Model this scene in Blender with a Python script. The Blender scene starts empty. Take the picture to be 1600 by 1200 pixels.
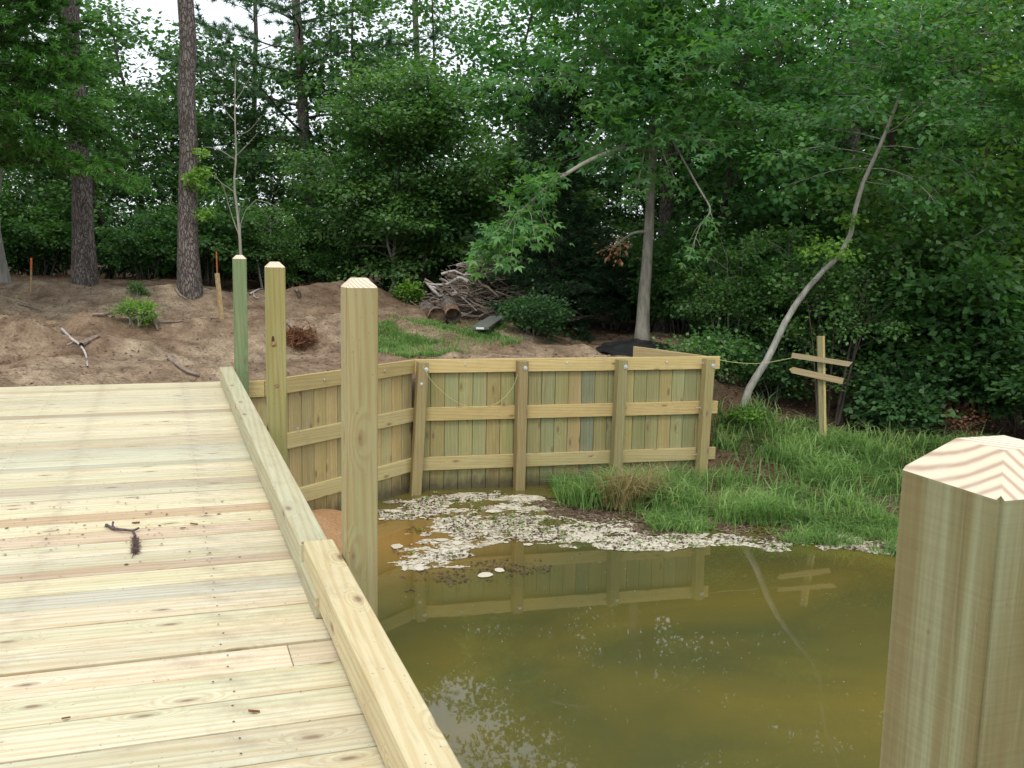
import bpy, bmesh, math, random
import numpy as np
from mathutils import Matrix, Vector

# ------------------------------------------------------------------ camera, world, sun, exposure
scene = bpy.context.scene
COL = scene.collection
EYE = 1.6416
FPX = 1564.9
FW = np.array([0.32917003, 0.93323853, -0.14391991])
RT = np.array([0.94384641, -0.32974642, 0.02052449])
UP = np.array([0.02830283, 0.14259434, 0.98937647])
cd = bpy.data.cameras.new('camera'); cam = bpy.data.objects.new('camera', cd); COL.objects.link(cam)
cd.sensor_width = 36; cd.lens = FPX / 1600 * 36; cd.clip_start = 0.05; cd.clip_end = 2000
M = Matrix(((RT[0], UP[0], -FW[0], 0), (RT[1], UP[1], -FW[1], 0), (RT[2], UP[2], -FW[2], EYE), (0, 0, 0, 1)))
cam.matrix_world = M
scene.camera = cam

SUN_EL, SUN_AZ = math.radians(58), math.radians(205)      # azimuth clockwise from +Y
world = bpy.data.worlds.new('World'); scene.world = world; world.use_nodes = True
wn = world.node_tree; wn.nodes.clear()
wo = wn.nodes.new('ShaderNodeOutputWorld'); wb = wn.nodes.new('ShaderNodeBackground')
sk = wn.nodes.new('ShaderNodeTexSky'); sk.sky_type = 'NISHITA'; sk.sun_disc = False
sk.sun_elevation = SUN_EL; sk.sun_rotation = SUN_AZ; sk.air_density = 1.2; sk.dust_density = 3.0
wm = wn.nodes.new('ShaderNodeMixRGB'); wm.inputs[0].default_value = 0.72; wm.inputs[2].default_value = (9.6, 10.1, 10.8, 1)
wn.links.new(sk.outputs[0], wm.inputs[1]); wn.links.new(wm.outputs[0], wb.inputs[0])
wb.inputs[1].default_value = 0.12; wn.links.new(wb.outputs[0], wo.inputs[0])
sl = bpy.data.lights.new('sun', 'SUN'); sl.energy = 1.1; sl.angle = math.radians(14); sl.color = (1, 0.95, 0.87)
so = bpy.data.objects.new('sun', sl); COL.objects.link(so)
sd = Vector((math.cos(SUN_EL) * math.sin(SUN_AZ), math.cos(SUN_EL) * math.cos(SUN_AZ), math.sin(SUN_EL)))
so.rotation_euler = sd.to_track_quat('Z', 'Y').to_euler(); so.location = (0, 0, 30)
scene.view_settings.view_transform = 'Standard'; scene.view_settings.look = 'None'
scene.view_settings.exposure = 0.5; scene.view_settings.gamma = 1; scene.view_settings.use_curve_mapping = False
scene.render.engine = 'CYCLES'
scene.cycles.max_bounces = 6; scene.cycles.diffuse_bounces = 4; scene.cycles.transparent_max_bounces = 6

WATER = -1.83
# ------------------------------------------------------------------ helpers
def ray(px, py):
    return FW + RT * (px - 800) / FPX + UP * (600 - py) / FPX
def at(px, py, z):
    d = ray(px, py); t = (z - EYE) / d[2]; q = d * t; return np.array([q[0], q[1], z])
def atd(px, py, t):
    q = ray(px, py) * t; return np.array([q[0], q[1], q[2] + EYE])

def tag(o, label=None, cat=None, group=None, kind=None):
    if label: o['label'] = label
    if cat: o['category'] = cat
    if group: o['group'] = group
    if kind: o['kind'] = kind
    return o
WM = {}
def empty(name, loc, label=None, cat=None, group=None, kind=None):
    o = bpy.data.objects.new(name, None); COL.objects.link(o); o.empty_display_size = .1
    o.location = loc; WM[o] = Matrix.Translation(Vector(loc)); return tag(o, label, cat, group, kind)
def link(name, mesh, mat=None, parent=None, mw=None, color=None):
    o = bpy.data.objects.new(name, mesh); COL.objects.link(o)
    if mat is not None and len(mesh.materials) == 0: mesh.materials.append(mat)
    mw = mw if mw is not None else Matrix()
    WM[o] = mw
    if parent is not None:
        o.parent = parent; o.matrix_basis = WM[parent].inverted() @ mw
    else: o.matrix_basis = mw
    if color: o.color = (*color, 1)
    return o
def basis(o, x, up=(0, 0, 1)):
    x = Vector(x).normalized(); up = Vector(up)
    y = up.cross(x)
    y = y.normalized() if y.length > 1e-5 else Vector((0, 1, 0))
    z = x.cross(y)
    return Matrix(((x.x, y.x, z.x, o[0]), (x.y, y.y, z.y, o[1]), (x.z, y.z, z.z, o[2]), (0, 0, 0, 1)))
BC = {}
def box_mesh(L, W, H, bev=.004, rough=0, seed=0):
    k = (round(L, 3), round(W, 3), round(H, 3), bev, rough, seed)
    if k in BC: return BC[k].copy() if False else BC[k]
    bm = bmesh.new(); bmesh.ops.create_cube(bm, size=1)
    bmesh.ops.scale(bm, vec=(L, W, H), verts=bm.verts)
    if bev: bmesh.ops.bevel(bm, geom=bm.edges[:], offset=bev, segments=1, affect='EDGES')
    m = bpy.data.meshes.new('board'); bm.to_mesh(m); bm.free(); BC[k] = m; return m
def np_mesh(name, V, F, tint=None, smooth=False):
    """V (n,3), F (m,k) constant k"""
    V = np.asarray(V, np.float32); F = np.asarray(F, np.int32); m = bpy.data.meshes.new(name)
    k = F.shape[1]
    m.vertices.add(len(V)); m.vertices.foreach_set('co', V.ravel())
    m.loops.add(F.size); m.loops.foreach_set('vertex_index', F.ravel())
    m.polygons.add(len(F)); m.polygons.foreach_set('loop_start', np.arange(0, F.size, k, dtype=np.int32))
    m.polygons.foreach_set('loop_total', np.full(len(F), k, np.int32))
    if smooth: m.polygons.foreach_set('use_smooth', np.ones(len(F), bool))
    if tint is not None:
        a = m.attributes.new('tint', 'FLOAT', 'FACE'); a.data.foreach_set('value', np.asarray(tint, np.float32))
    m.update(calc_edges=True); return m
def tube(P, R, n=7, cap=True):
    P = np.asarray(P, float); k = len(P); R = np.broadcast_to(np.asarray(R, float), (k,))
    T = np.gradient(P, axis=0); T /= np.linalg.norm(T, axis=1)[:, None] + 1e-9
    ref = np.array([0, 0, 1.]) if abs(T[:, 2]).mean() < .8 else np.array([1., 0, 0])
    A = np.cross(T, ref); A /= np.linalg.norm(A, axis=1)[:, None] + 1e-9; B = np.cross(T, A)
    an = np.arange(n) * 2 * math.pi / n
    V = (P[:, None] + R[:, None, None] * (np.cos(an)[None, :, None] * A[:, None] + np.sin(an)[None, :, None] * B[:, None])).reshape(-1, 3)
    i = np.arange(k - 1)[:, None] * n; j = np.arange(n)[None]; j2 = (j + 1) % n
    F = np.stack([i + j, i + j2, i + n + j2, i + n + j], -1).reshape(-1, 4)
    return V, F
def merge(lst):
    V, F, o = [], [], 0
    for v, f in lst: V.append(v); F.append(f + o); o += len(v)
    return np.concatenate(V), np.concatenate(F)
def spline(pts, n):
    pts = np.asarray(pts, float); t = np.linspace(0, len(pts) - 1, n); out = []
    P = np.vstack([2 * pts[0] - pts[1], pts, 2 * pts[-1] - pts[-2]])
    for a in t:
        i = min(int(a), len(pts) - 2); u = a - i; p0, p1, p2, p3 = P[i:i + 4]
        out.append(.5 * ((2 * p1) + (p2 - p0) * u + (2 * p0 - 5 * p1 + 4 * p2 - p3) * u * u + (3 * p1 - p0 - 3 * p2 + p3) * u ** 3))
    return np.array(out)
def vnoise(x, y, seed=0):
    r = np.random.default_rng(seed).random((64, 64)); xi = np.floor(x).astype(int); yi = np.floor(y).astype(int)
    u = x - xi; v = y - yi; u = u * u * (3 - 2 * u); v = v * v * (3 - 2 * v); g = lambda a, b: r[a % 64, b % 64]
    return (g(xi, yi) * (1 - u) + g(xi + 1, yi) * u) * (1 - v) + (g(xi, yi + 1) * (1 - u) + g(xi + 1, yi + 1) * u) * v
def fbm(x, y, s=0, o=4):
    a = 0; w = .5; t = 0
    for i in range(o): a = a + w * vnoise(x * 2 ** i + 7.3 * i, y * 2 ** i - 3.1 * i, s + i); t += w; w *= .5
    return a / t
def inpoly(x, y, poly):
    c = np.zeros(x.shape, bool); n = len(poly)
    for i in range(n):
        x1, y1 = poly[i]; x2, y2 = poly[(i + 1) % n]
        c ^= ((y1 > y) != (y2 > y)) & (x < (x2 - x1) * (y - y1) / (y2 - y1 + 1e-12) + x1)
    return c

# ------------------------------------------------------------------ materials
def newmat(name):
    m = bpy.data.materials.new(name); m.use_nodes = True; nt = m.node_tree; b = nt.nodes['Principled BSDF']; return m, nt, b
def N(nt, t, **k):
    n = nt.nodes.new('ShaderNode' + t)
    for a, v in k.items():
        if isinstance(a, str) and a.startswith('i_'): n.inputs[int(a[2:])].default_value = v
        else: setattr(n, a, v)
    return n
def ramp(nt, src, stops):
    r = N(nt, 'ValToRGB'); e = r.color_ramp.elements
    while len(e) < len(stops): e.new(.5)
    for q, (p, c) in zip(e, stops): q.position = p; q.color = (*c, 1) if len(c) == 3 else c
    nt.links.new(src, r.inputs[0]); return r.outputs[0]
def mixc(nt, f, a, b, mode='MIX'):
    m = N(nt, 'MixRGB', blend_type=mode)
    for i, v in ((0, f), (1, a), (2, b)):
        if isinstance(v, (int, float)): m.inputs[i].default_value = v
        elif isinstance(v, tuple): m.inputs[i].default_value = (*v, 1)
        else: nt.links.new(v, m.inputs[i])
    return m.outputs[0]
def math_(nt, op, a, b=None):
    m = N(nt, 'Math', operation=op)
    for i, v in ((0, a), (1, b)):
        if v is None: continue
        if isinstance(v, (int, float)): m.inputs[i].default_value = v
        else: nt.links.new(v, m.inputs[i])
    return m.outputs[0]
def noise(nt, vec, scale, detail=5, rough=.55, dist=0):
    n = N(nt, 'TexNoise'); n.inputs['Scale'].default_value = scale; n.inputs['Detail'].default_value = detail
    n.inputs['Roughness'].default_value = rough; n.inputs['Distortion'].default_value = dist; nt.links.new(vec, n.inputs[0]); return n.outputs[0]
def vscale(nt, vec, s):
    m = N(nt, 'VectorMath', operation='MULTIPLY'); nt.links.new(vec, m.inputs[0]); m.inputs[1].default_value = s; return m.outputs[0]
def bump(nt, b, h, st, dist=.01):
    n = N(nt, 'Bump'); n.inputs['Strength'].default_value = st; n.inputs['Distance'].default_value = dist
    nt.links.new(h, n.inputs['Height']); nt.links.new(n.outputs[0], b.inputs['Normal'])

def wood(name, ax, dark=(.17, .10, .055), band=.5, green=.35, knot=.06, dirt=.3, streak=1.0, rough=.75, stain=False, broad=False):
    """sawn pine, long axis ax; tint from the object colour"""
    m, nt, b = newmat(name); tc = N(nt, 'TexCoord'); oi = N(nt, 'ObjectInfo')
    off = N(nt, 'VectorMath', operation='MULTIPLY_ADD'); off.inputs[1].default_value = (1, 1, 1)
    rv = N(nt, 'CombineXYZ')
    for i, k in enumerate((37., 91., 53.)): nt.links.new(math_(nt, 'MULTIPLY', oi.outputs['Random'], k), rv.inputs[i])
    nt.links.new(tc.outputs['Object'], off.inputs[0]); nt.links.new(rv.outputs[0], off.inputs[2]); v = off.outputs[0]
    S = lambda l, c: tuple(l if i == ax else c for i in range(3))
    fine = noise(nt, vscale(nt, v, S(2.5, 60)), 1.5, 6, .6, .3)
    mid = noise(nt, vscale(nt, v, S(.8, 14)), 1.2, 4, .55, .8)
    big = noise(nt, vscale(nt, v, S(.35, 5)), 1.0, 3, .5, .4)
    sv = N(nt, 'SeparateXYZ'); nt.links.new(v, sv.inputs[0]); cr = [i for i in range(3) if i != ax]
    k2 = N(nt, 'CombineXYZ'); nt.links.new(math_(nt, 'MULTIPLY', sv.outputs[ax], 1.7), k2.inputs[0])
    nt.links.new(math_(nt, 'MULTIPLY', math_(nt, 'ADD', sv.outputs[cr[0]], sv.outputs[cr[1]]), 4.6), k2.inputs[1])
    vo = N(nt, 'TexVoronoi', voronoi_dimensions='2D'); vo.inputs['Scale'].default_value = 1.0; nt.links.new(k2.outputs[0], vo.inputs[0])
    sc_ = N(nt, 'SeparateColor'); nt.links.new(vo.outputs['Color'], sc_.inputs[0])
    kdist = math_(nt, 'ADD', vo.outputs['Distance'], math_(nt, 'LESS_THAN', sc_.outputs[0], .55))
    pull = math_(nt, 'MULTIPLY', math_(nt, 'MAXIMUM', math_(nt, 'SUBTRACT', .26, kdist), 0), 2.2 if ax != 2 else 1.1)
    rings = N(nt, 'TexWave'); rings.wave_type = 'BANDS'; rings.bands_direction = 'DIAGONAL'
    rv2 = N(nt, 'VectorMath', operation='ADD'); nt.links.new(vscale(nt, v, S(.35, 9)), rv2.inputs[0]); nt.links.new(pull, rv2.inputs[1]); nt.links.new(rv2.outputs[0], rings.inputs[0]); rings.inputs['Scale'].default_value = 1.6
    rings.inputs['Distortion'].default_value = 7; rings.inputs['Detail'].default_value = 2.5; rings.inputs['Detail Scale'].default_value = .7
    base = oi.outputs['Color']
    c = mixc(nt, ramp(nt, mid, [(.35, (0, 0, 0)), (.75, (band,) * 3)]), base, mixc(nt, 1, base, (.80, .71, .54), 'MULTIPLY'))
    c = mixc(nt, ramp(nt, big, [(.42, (0, 0, 0)), (.7, (green,) * 3)]), c, mixc(nt, 1, base, (.66, .80, .68), 'MULTIPLY'))
    c = mixc(nt, ramp(nt, rings.outputs[1], [(.45, (0, 0, 0)), (.9, (.38 * streak,) * 3)]), c, mixc(nt, 1, base, (.74, .58, .40), 'MULTIPLY'))
    c = mixc(nt, ramp(nt, fine, [(.52, (0, 0, 0)), (.8, (.55 * streak,) * 3)]), c, mixc(nt, 1, base, (.52, .44, .34), 'MULTIPLY'))
    # knots
    kd = math_(nt, 'ADD', kdist, math_(nt, 'MULTIPLY', noise(nt, v, 30, 2), .05))
    c = mixc(nt, ramp(nt, kd, [(knot, (.8,) * 3), (knot + .035, (.35,) * 3), (knot + .09, (0, 0, 0))]), c, dark)
    d = noise(nt, vscale(nt, tc.outputs['Object'], (1, 1, 1)), 3.5, 8, .7)
    c = mixc(nt, ramp(nt, d, [(.5, (0, 0, 0)), (.72, (dirt,) * 3)]), c, (.28, .22, .15))
    d2 = noise(nt, vscale(nt, v, S(.9, 4)), 1.0, 6, .65, .6)
    c = mixc(nt, ramp(nt, d2, [(.56, (0, 0, 0)), (.74, (.6 * dirt + .15,) * 3)]), c, mixc(nt, 1, base, (.62, .46, .33), 'MULTIPLY'))
    sp = noise(nt, v, 60, 2, .5)
    c = mixc(nt, ramp(nt, sp, [(.70, (0, 0, 0)), (.74, (.6,) * 3)]), c, (.16, .10, .06))
    if broad:
        bb = noise(nt, vscale(nt, v, S(.35, 24)), 1.2, 5, .65, 1.0)
        c = mixc(nt, ramp(nt, bb, [(.36, (.75,) * 3), (.49, (0, 0, 0)), (.51, (0, 0, 0)), (.66, (.65,) * 3)]), c, ramp(nt, bb, [(.45, (.17, .13, .055)), (.55, (.28, .30, .18))]))
        saw = N(nt, 'TexNoise'); saw.inputs['Scale'].default_value = 1; nt.links.new(vscale(nt, v, S(260, 6)), saw.inputs[0])
        c = mixc(nt, .16, c, saw.outputs[0], 'OVERLAY')
    if stain:      # tide mark: wet, muddied wood just above the pond
        g = N(nt, 'NewGeometry'); sx = N(nt, 'SeparateXYZ'); nt.links.new(g.outputs['Position'], sx.inputs[0])
        z = math_(nt, 'ADD', sx.outputs[2], math_(nt, 'MULTIPLY', noise(nt, vscale(nt, g.outputs['Position'], (1, 1, .4)), 9, 5), .34))
        mr = N(nt, 'MapRange'); nt.links.new(z, mr.inputs[0]); mr.inputs[1].default_value = -1.36; mr.inputs[2].default_value = -1.60
        c = mixc(nt, math_(nt, 'MULTIPLY', mr.outputs[0], .85), c, (.06, .05, .028))
    nt.links.new(c, b.inputs['Base Color']); b.inputs['Roughness'].default_value = rough; b.inputs['Specular IOR Level'].default_value = .25
    bump(nt, b, math_(nt, 'ADD', fine, math_(nt, 'MULTIPLY', rings.outputs[1], .4)), .35, .004); return m
W_X = wood('sawn_pine_lengthwise', 0)
W_DECK = wood('deck_board_pine', 0, band=.85, green=.45, dirt=.6, knot=.05, streak=1.25)
W_Z = None and wood('sawn_pine_upright', 2, band=.6, green=.6)
W_POST = wood('treated_post_pine', 2, band=.95, green=1., knot=.06, dirt=.25, streak=1.2, broad=True)
W_POST_PLAIN = wood('plain_tan_post_pine', 2, band=.8, green=.5, knot=.035, dirt=.3, streak=1.1)
W_WALL = wood('treated_wall_plank', 2, band=.8, green=.6, knot=.075, dirt=.7, stain=True)

def endgrain():
    m, nt, b = newmat('fresh_cut_end_grain'); tc = N(nt, 'TexCoord')
    mp = N(nt, 'Mapping'); mp.inputs['Location'].default_value = (-.11, -.075, .0); mp.inputs['Scale'].default_value = (1, 1, 0)
    nt.links.new(tc.outputs['Object'], mp.inputs[0])
    w = N(nt, 'TexWave'); w.wave_type = 'RINGS'; w.rings_direction = 'Z'; w.inputs['Scale'].default_value = 24; w.inputs['Distortion'].default_value = 1.6
    w.inputs['Detail'].default_value = 2; w.inputs['Detail Scale'].default_value = 1.2; nt.links.new(mp.outputs[0], w.inputs[0])
    c = ramp(nt, w.outputs[1], [(0, (.70, .60, .44)), (.5, (.68, .56, .40)), (.8, (.54, .41, .29)), (1, (.42, .31, .22))])
    n = noise(nt, tc.outputs['Object'], 14, 5)
    c = mixc(nt, ramp(nt, n, [(.45, (0, 0, 0)), (.75, (.5,) * 3)]), c, (.66, .62, .50))
    nt.links.new(c, b.inputs['Base Color']); b.inputs['Roughness'].default_value = .8; bump(nt, b, w.outputs[1], .15, .002); return m
ENDG = endgrain()

def simple(name, stops, scale=8, detail=5, rough=.8, bmp=.3, bd=.01, vs=(1, 1, 1), spec=.3, metal=0, dist=0):
    m, nt, b = newmat(name); tc = N(nt, 'TexCoord'); v = vscale(nt, tc.outputs['Object'], vs)
    n = noise(nt, v, scale, detail, .6, dist); c = ramp(nt, n, stops); nt.links.new(c, b.inputs['Base Color'])
    b.inputs['Roughness'].default_value = rough; b.inputs['Specular IOR Level'].default_value = spec; b.inputs['Metallic'].default_value = metal
    if bmp: bump(nt, b, n, bmp, bd)
    return m
def barkm(name, c0, c1, c2, plates=True):
    m, nt, b = newmat(name); tc = N(nt, 'TexCoord'); g = N(nt, 'NewGeometry')
    v = vscale(nt, g.outputs['Position'], (1, 1, .28))
    n1 = noise(nt, v, 9, 8, .7, .6)
    if plates:
        vo = N(nt, 'TexVoronoi', feature='DISTANCE_TO_EDGE'); vo.inputs['Scale'].default_value = 24
        w = N(nt, 'VectorMath', operation='ADD'); nt.links.new(v, w.inputs[0])
        nn = N(nt, 'TexNoise'); nn.inputs['Scale'].default_value = 12; nt.links.new(v, nn.inputs[0])
        nt.links.new(vscale(nt, nn.outputs[1], (.12, .12, .12)), w.inputs[1]); nt.links.new(w.outputs[0], vo.inputs[0])
        e = ramp(nt, vo.outputs[0], [(.0, (0, 0, 0)), (.16, (1, 1, 1))])
        c = mixc(nt, e, c0, ramp(nt, n1, [(.35, c1), (.65, c2)])); h = mixc(nt, .35, e, n1)
        bump(nt, b, h, .9, .03)
    else:
        c = ramp(nt, n1, [(.3, c0), (.5, c1), (.7, c2)]); bump(nt, b, n1, .5, .015)
    big = noise(nt, g.outputs['Position'], 1.3, 3)
    c = mixc(nt, ramp(nt, big, [(.45, (0, 0, 0)), (.7, (.5,) * 3)]), c, mixc(nt, 1, c, (.75, .85, .7), 'MULTIPLY'))
    nt.links.new(c, b.inputs['Base Color']); b.inputs['Roughness'].default_value = .9; b.inputs['Specular IOR Level'].default_value = .15; return m
BARK_PINE = barkm('pine_bark', (.065, .052, .045), (.135, .112, .098), (.24, .205, .185))
BARK_GUM = barkm('grey_smooth_bark', (.10, .09, .075), (.20, .18, .15), (.30, .28, .24), False)
BARK_DARK = barkm('dark_bark', (.03, .025, .02), (.07, .055, .045), (.13, .11, .09), False)
BARK_PALE = barkm('pale_stem_bark', (.16, .15, .12), (.26, .25, .2), (.36, .34, .28), False)
BARK_LEAN = barkm('pale_grey_brown_bark', (.15, .145, .125), (.29, .275, .24), (.42, .40, .36), False)

def leafm(name, dark, mid, light, trans=.35, rough=.5, spec=.35):
    m, nt, b = newmat(name); a = N(nt, 'Attribute'); a.attribute_name = 'tint'; g = N(nt, 'NewGeometry')
    n = noise(nt, g.outputs['Position'], .7, 3); t = math_(nt, 'ADD', math_(nt, 'MULTIPLY', a.outputs['Fac'], .75), math_(nt, 'MULTIPLY', math_(nt, 'SUBTRACT', n, .4), .7))
    c = ramp(nt, t, [(.05, dark), (.45, mid), (.95, light)])
    nt.links.new(c, b.inputs['Base Color']); b.inputs['Roughness'].default_value = rough; b.inputs['Specular IOR Level'].default_value = spec
    tr = N(nt, 'BsdfTranslucent'); nt.links.new(mixc(nt, 1, c, (1.15, 1.35, .5), 'MULTIPLY'), tr.inputs[0])
    mx = N(nt, 'MixShader'); mx.inputs[0].default_value = trans
    out = nt.nodes['Material Output']; nt.links.new(b.outputs[0], mx.inputs[1]); nt.links.new(tr.outputs[0], mx.inputs[2]); nt.links.new(mx.outputs[0], out.inputs[0]); return m
LEAF_MID = leafm('broadleaf', (.034, .088, .027), (.073, .175, .050), (.16, .30, .085), .42)
LEAF_DARK = leafm('dark_broadleaf', (.026, .070, .028), (.055, .135, .046), (.11, .22, .065), .38)
LEAF_GUM = leafm('star_leaf', (.038, .112, .038), (.080, .215, .068), (.18, .35, .10), .45)
LEAF_YEL = leafm('fresh_yellow_green_leaf', (.07, .16, .03), (.15, .30, .05), (.28, .44, .09), .48)
LEAF_LIME = leafm('lit_olive_leaf', (.06, .12, .025), (.12, .23, .045), (.24, .36, .08), .45)  # brightness of a lit crown put into the leaf colour, right-edge tree
LEAF_PINE = leafm('pine_needles', (.034, .08, .040), (.065, .145, .065), (.12, .23, .09), .3)
LEAF_CEDAR = leafm('feathery_conifer_green', (.034, .10, .020), (.068, .19, .034), (.14, .30, .06), .38)
LEAF_CEDAR_D = leafm('dark_conifer_green', (.012, .036, .014), (.026, .072, .026), (.06, .13, .042), .25)
LEAF_SMALL = leafm('small_glossy_leaf', (.045, .105, .030), (.085, .195, .052), (.18, .31, .085), .4, .4, .5)
GRASS = leafm('grass_blade', (.09, .17, .050), (.19, .33, .10), (.38, .52, .20), .45, .5, .3)
DRYG = leafm('dry_grass', (.20, .16, .07), (.33, .26, .12), (.45, .36, .19), .3)
RUST = leafm('dead_rusty_leaf', (.10, .04, .02), (.18, .075, .035), (.28, .14, .07), .2)
LITTER = leafm('fallen_litter', (.05, .03, .02), (.14, .09, .06), (.34, .26, .19), .1)
METAL, _nt, _b = newmat('galvanised_steel'); _b.inputs['Base Color'].default_value = (.65, .66, .68, 1); _b.inputs['Metallic'].default_value = .9; _b.inputs['Roughness'].default_value = .45

# ------------------------------------------------------------------ terrain
WALL = [np.array([.80, 11.40]), np.array([1.08, 11.44]), np.array([3.21, 13.05]), np.array([7.56, 12.70]), np.array([7.07, 14.06])]
up_c = [(0, 606, -.16), (200, 598, -.14), (340, 594, -.14), (60, 560, .02), (30, 500, .42), (200, 530, .12), (300, 560, -.05), (420, 560, -.1), (500, 540, -.02),
        (0, 468, .5), (60, 455, .58), (133, 445, .62), (240, 447, .58), (297, 464, .5), (340, 470, .42), (420, 462, .5), (480, 452, .56), (560, 450, .58), (600, 468, .38),
        (640, 482, .05), (580, 510, .12), (620, 540, -.1), (560, 570, -.15), (330, 500, .3), (420, 500, .3), (140, 490, .45), (100, 530, .12), (250, 500, .3), (520, 490, .35),
        (700, 497, -.1), (757, 520, -.15), (650, 550, -.15), (850, 545, -.2), (780, 500, -.1), (1003, 542, -.2), (900, 520, -.15), (880, 500, 0), (950, 500, 0)]
lo_c = [(1130, 600, -.6), (1100, 575, -.35), (1060, 530, -.15), (1160, 642, -.95), (1230, 655, -1.15), (1285, 708, -1.45), (1400, 690, -1.45), (1550, 680, -1.35), (1500, 640, -1.0), (1350, 640, -1.1), (1250, 590, -.75),
        (1120, 700, -1.45), (1190, 720, -1.55), (1115, 750, -1.74), (1180, 790, -1.76), (1300, 790, -1.72), (1400, 780, -1.72), (1500, 770, -1.65), (1085, 765, -1.77), (1000, 790, -1.78), (940, 800, -1.82),
        (880, 775, -1.84), (900, 830, -1.90), (820, 775, -1.90), (1000, 818, -1.81), (1100, 818, -1.80), (1250, 820, -1.80), (1390, 829, -1.80), (1550, 855, -1.80), (1000, 834, -1.90), (1100, 836, -1.90), (1250, 840, -1.90), (1390, 852, -1.90), (1550, 885, -1.90), (1390, 905, -1.98), (1000, 862, -1.98), (1200, 872, -1.98),
        (700, 780, -1.90), (620, 800, -1.89), (600, 850, -1.93), (700, 850, -2.0), (515, 815, -1.70), (480, 800, -1.5), (820, 830, -1.98), (600, 920, -2.1), (700, 950, -2.3)]
def cp(l): return np.array([at(*c) for c in l])
FAR = lambda px, d, z: [*atd(px, 380, d)[:2], z]
UPC = np.vstack([cp(up_c), [FAR(0, 24, .45), FAR(300, 26, .35), FAR(600, 28, .2), FAR(900, 28, .2), FAR(1200, 30, .0), FAR(0, 45, .3), FAR(600, 50, .3), FAR(1200, 50, .3), FAR(-600, 22, .6), FAR(-700, 40, .4)], [[-4, 13, .1], [-8, 13, .2], [-4, 18, .5], [-10, 20, .6], [0, 11.6, -.16]]])
LOC = np.vstack([cp(lo_c), [FAR(1200, 24, -.5), FAR(1500, 22, -.8), FAR(1800, 20, -1.0), FAR(1400, 34, -.1), FAR(1900, 34, -.2), FAR(2300, 26, -.5), FAR(1100, 30, 0), FAR(1000, 45, .3), FAR(1800, 55, .3)],
                 [[4, 8, -2.6], [2, 5, -2.6], [6, 5, -2.6], [3, 0, -2.6], [8, 5, -2.5], [-2, 7, -2.4], [-2, 3, -2.6], [-2, 10, -1.6], [-4, 10.5, -1.3], [-6, 6, -1.8], [12, 6.5, -1.9], [16, 6, -1.6], [12, 0, -2.4], [-8, 9, -1.0], [-8, 0, -1.6], [0, -10, -2.2], [10, -10, -2.2], [1.2, 10.6, -1.6], [.3, 10.6, -1.35], [0, 11.2, -1.2]]])
def idw(x, y, C):
    d2 = (x[..., None] - C[:, 0]) ** 2 + (y[..., None] - C[:, 1]) ** 2 + .02
    w = d2 ** -1.9; return (w * C[:, 2]).sum(-1) / w.sum(-1)
BND = [np.array([-60, 11.5])] + [np.array([.8, 11.5])] + WALL[1:] + [np.array([7.6, 15.2]), np.array([9.5, 19]), np.array([12, 26]), np.array([20, 60])]
BW = [.12, .12, .12, .12, .12, .5, 2.0, 3, 5, 8]
def side(x, y):
    best = np.full(x.shape, 1e9); sgn = np.zeros(x.shape); wd = np.zeros(x.shape)
    for i in range(len(BND) - 1):
        a, b = BND[i], BND[i + 1]; ab = b - a; t = np.clip(((x - a[0]) * ab[0] + (y - a[1]) * ab[1]) / (ab @ ab), 0, 1)
        dx = x - a[0] - t * ab[0]; dy = y - a[1] - t * ab[1]; d = np.hypot(dx, dy)
        m = d < best - 1e-9; best = np.where(m, d, best); wd = np.where(m, BW[i] * (1 - t) + BW[i + 1] * t, wd)
    poly = [tuple(p) for p in BND] + [(20, 90), (-60, 90)]
    s = inpoly(x, y, poly); return np.where(s, best, -best), wd
def ground(x, y):
    x = np.atleast_1d(np.asarray(x, float)); y = np.atleast_1d(np.asarray(y, float))
    sdist, wd = side(x, y)
    f = np.clip((sdist - .10) / wd, 0, 1) if True else 0
    f = np.where(wd > .4, np.clip(sdist / wd * .5 + .5, 0, 1), f); f = f * f * (3 - 2 * f)
    u = idw(x, y, UPC); l = idw(x, y, LOC)
    bumpy = (fbm(x * .62, y * .8, 3, 3) - .5) * .62 + (fbm(x * 4, y * 4, 9) - .5) * .12
    lowb = (fbm(x * 1.5, y * 1.5, 5) - .5) * .10
    near = np.clip((y - 11.4) / 1.2, 0, 1)
    damp = np.clip((l + 1.95) / .5, .12, 1)
    return f * (u + bumpy * near) + (1 - f) * (l + lowb * damp)
def gz(x, y): return float(ground(x, y)[0])
def gpix(px, py):
    """the ground point seen at a pixel"""
    d = ray(px, py); t = np.linspace(6, 40, 700); P = d[None] * t[:, None]; P[:, 2] += EYE
    g = ground(P[:, 0], P[:, 1]); k = np.argmax(P[:, 2] < g); q = P[k]; return np.array([q[0], q[1], g[k]])

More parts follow.
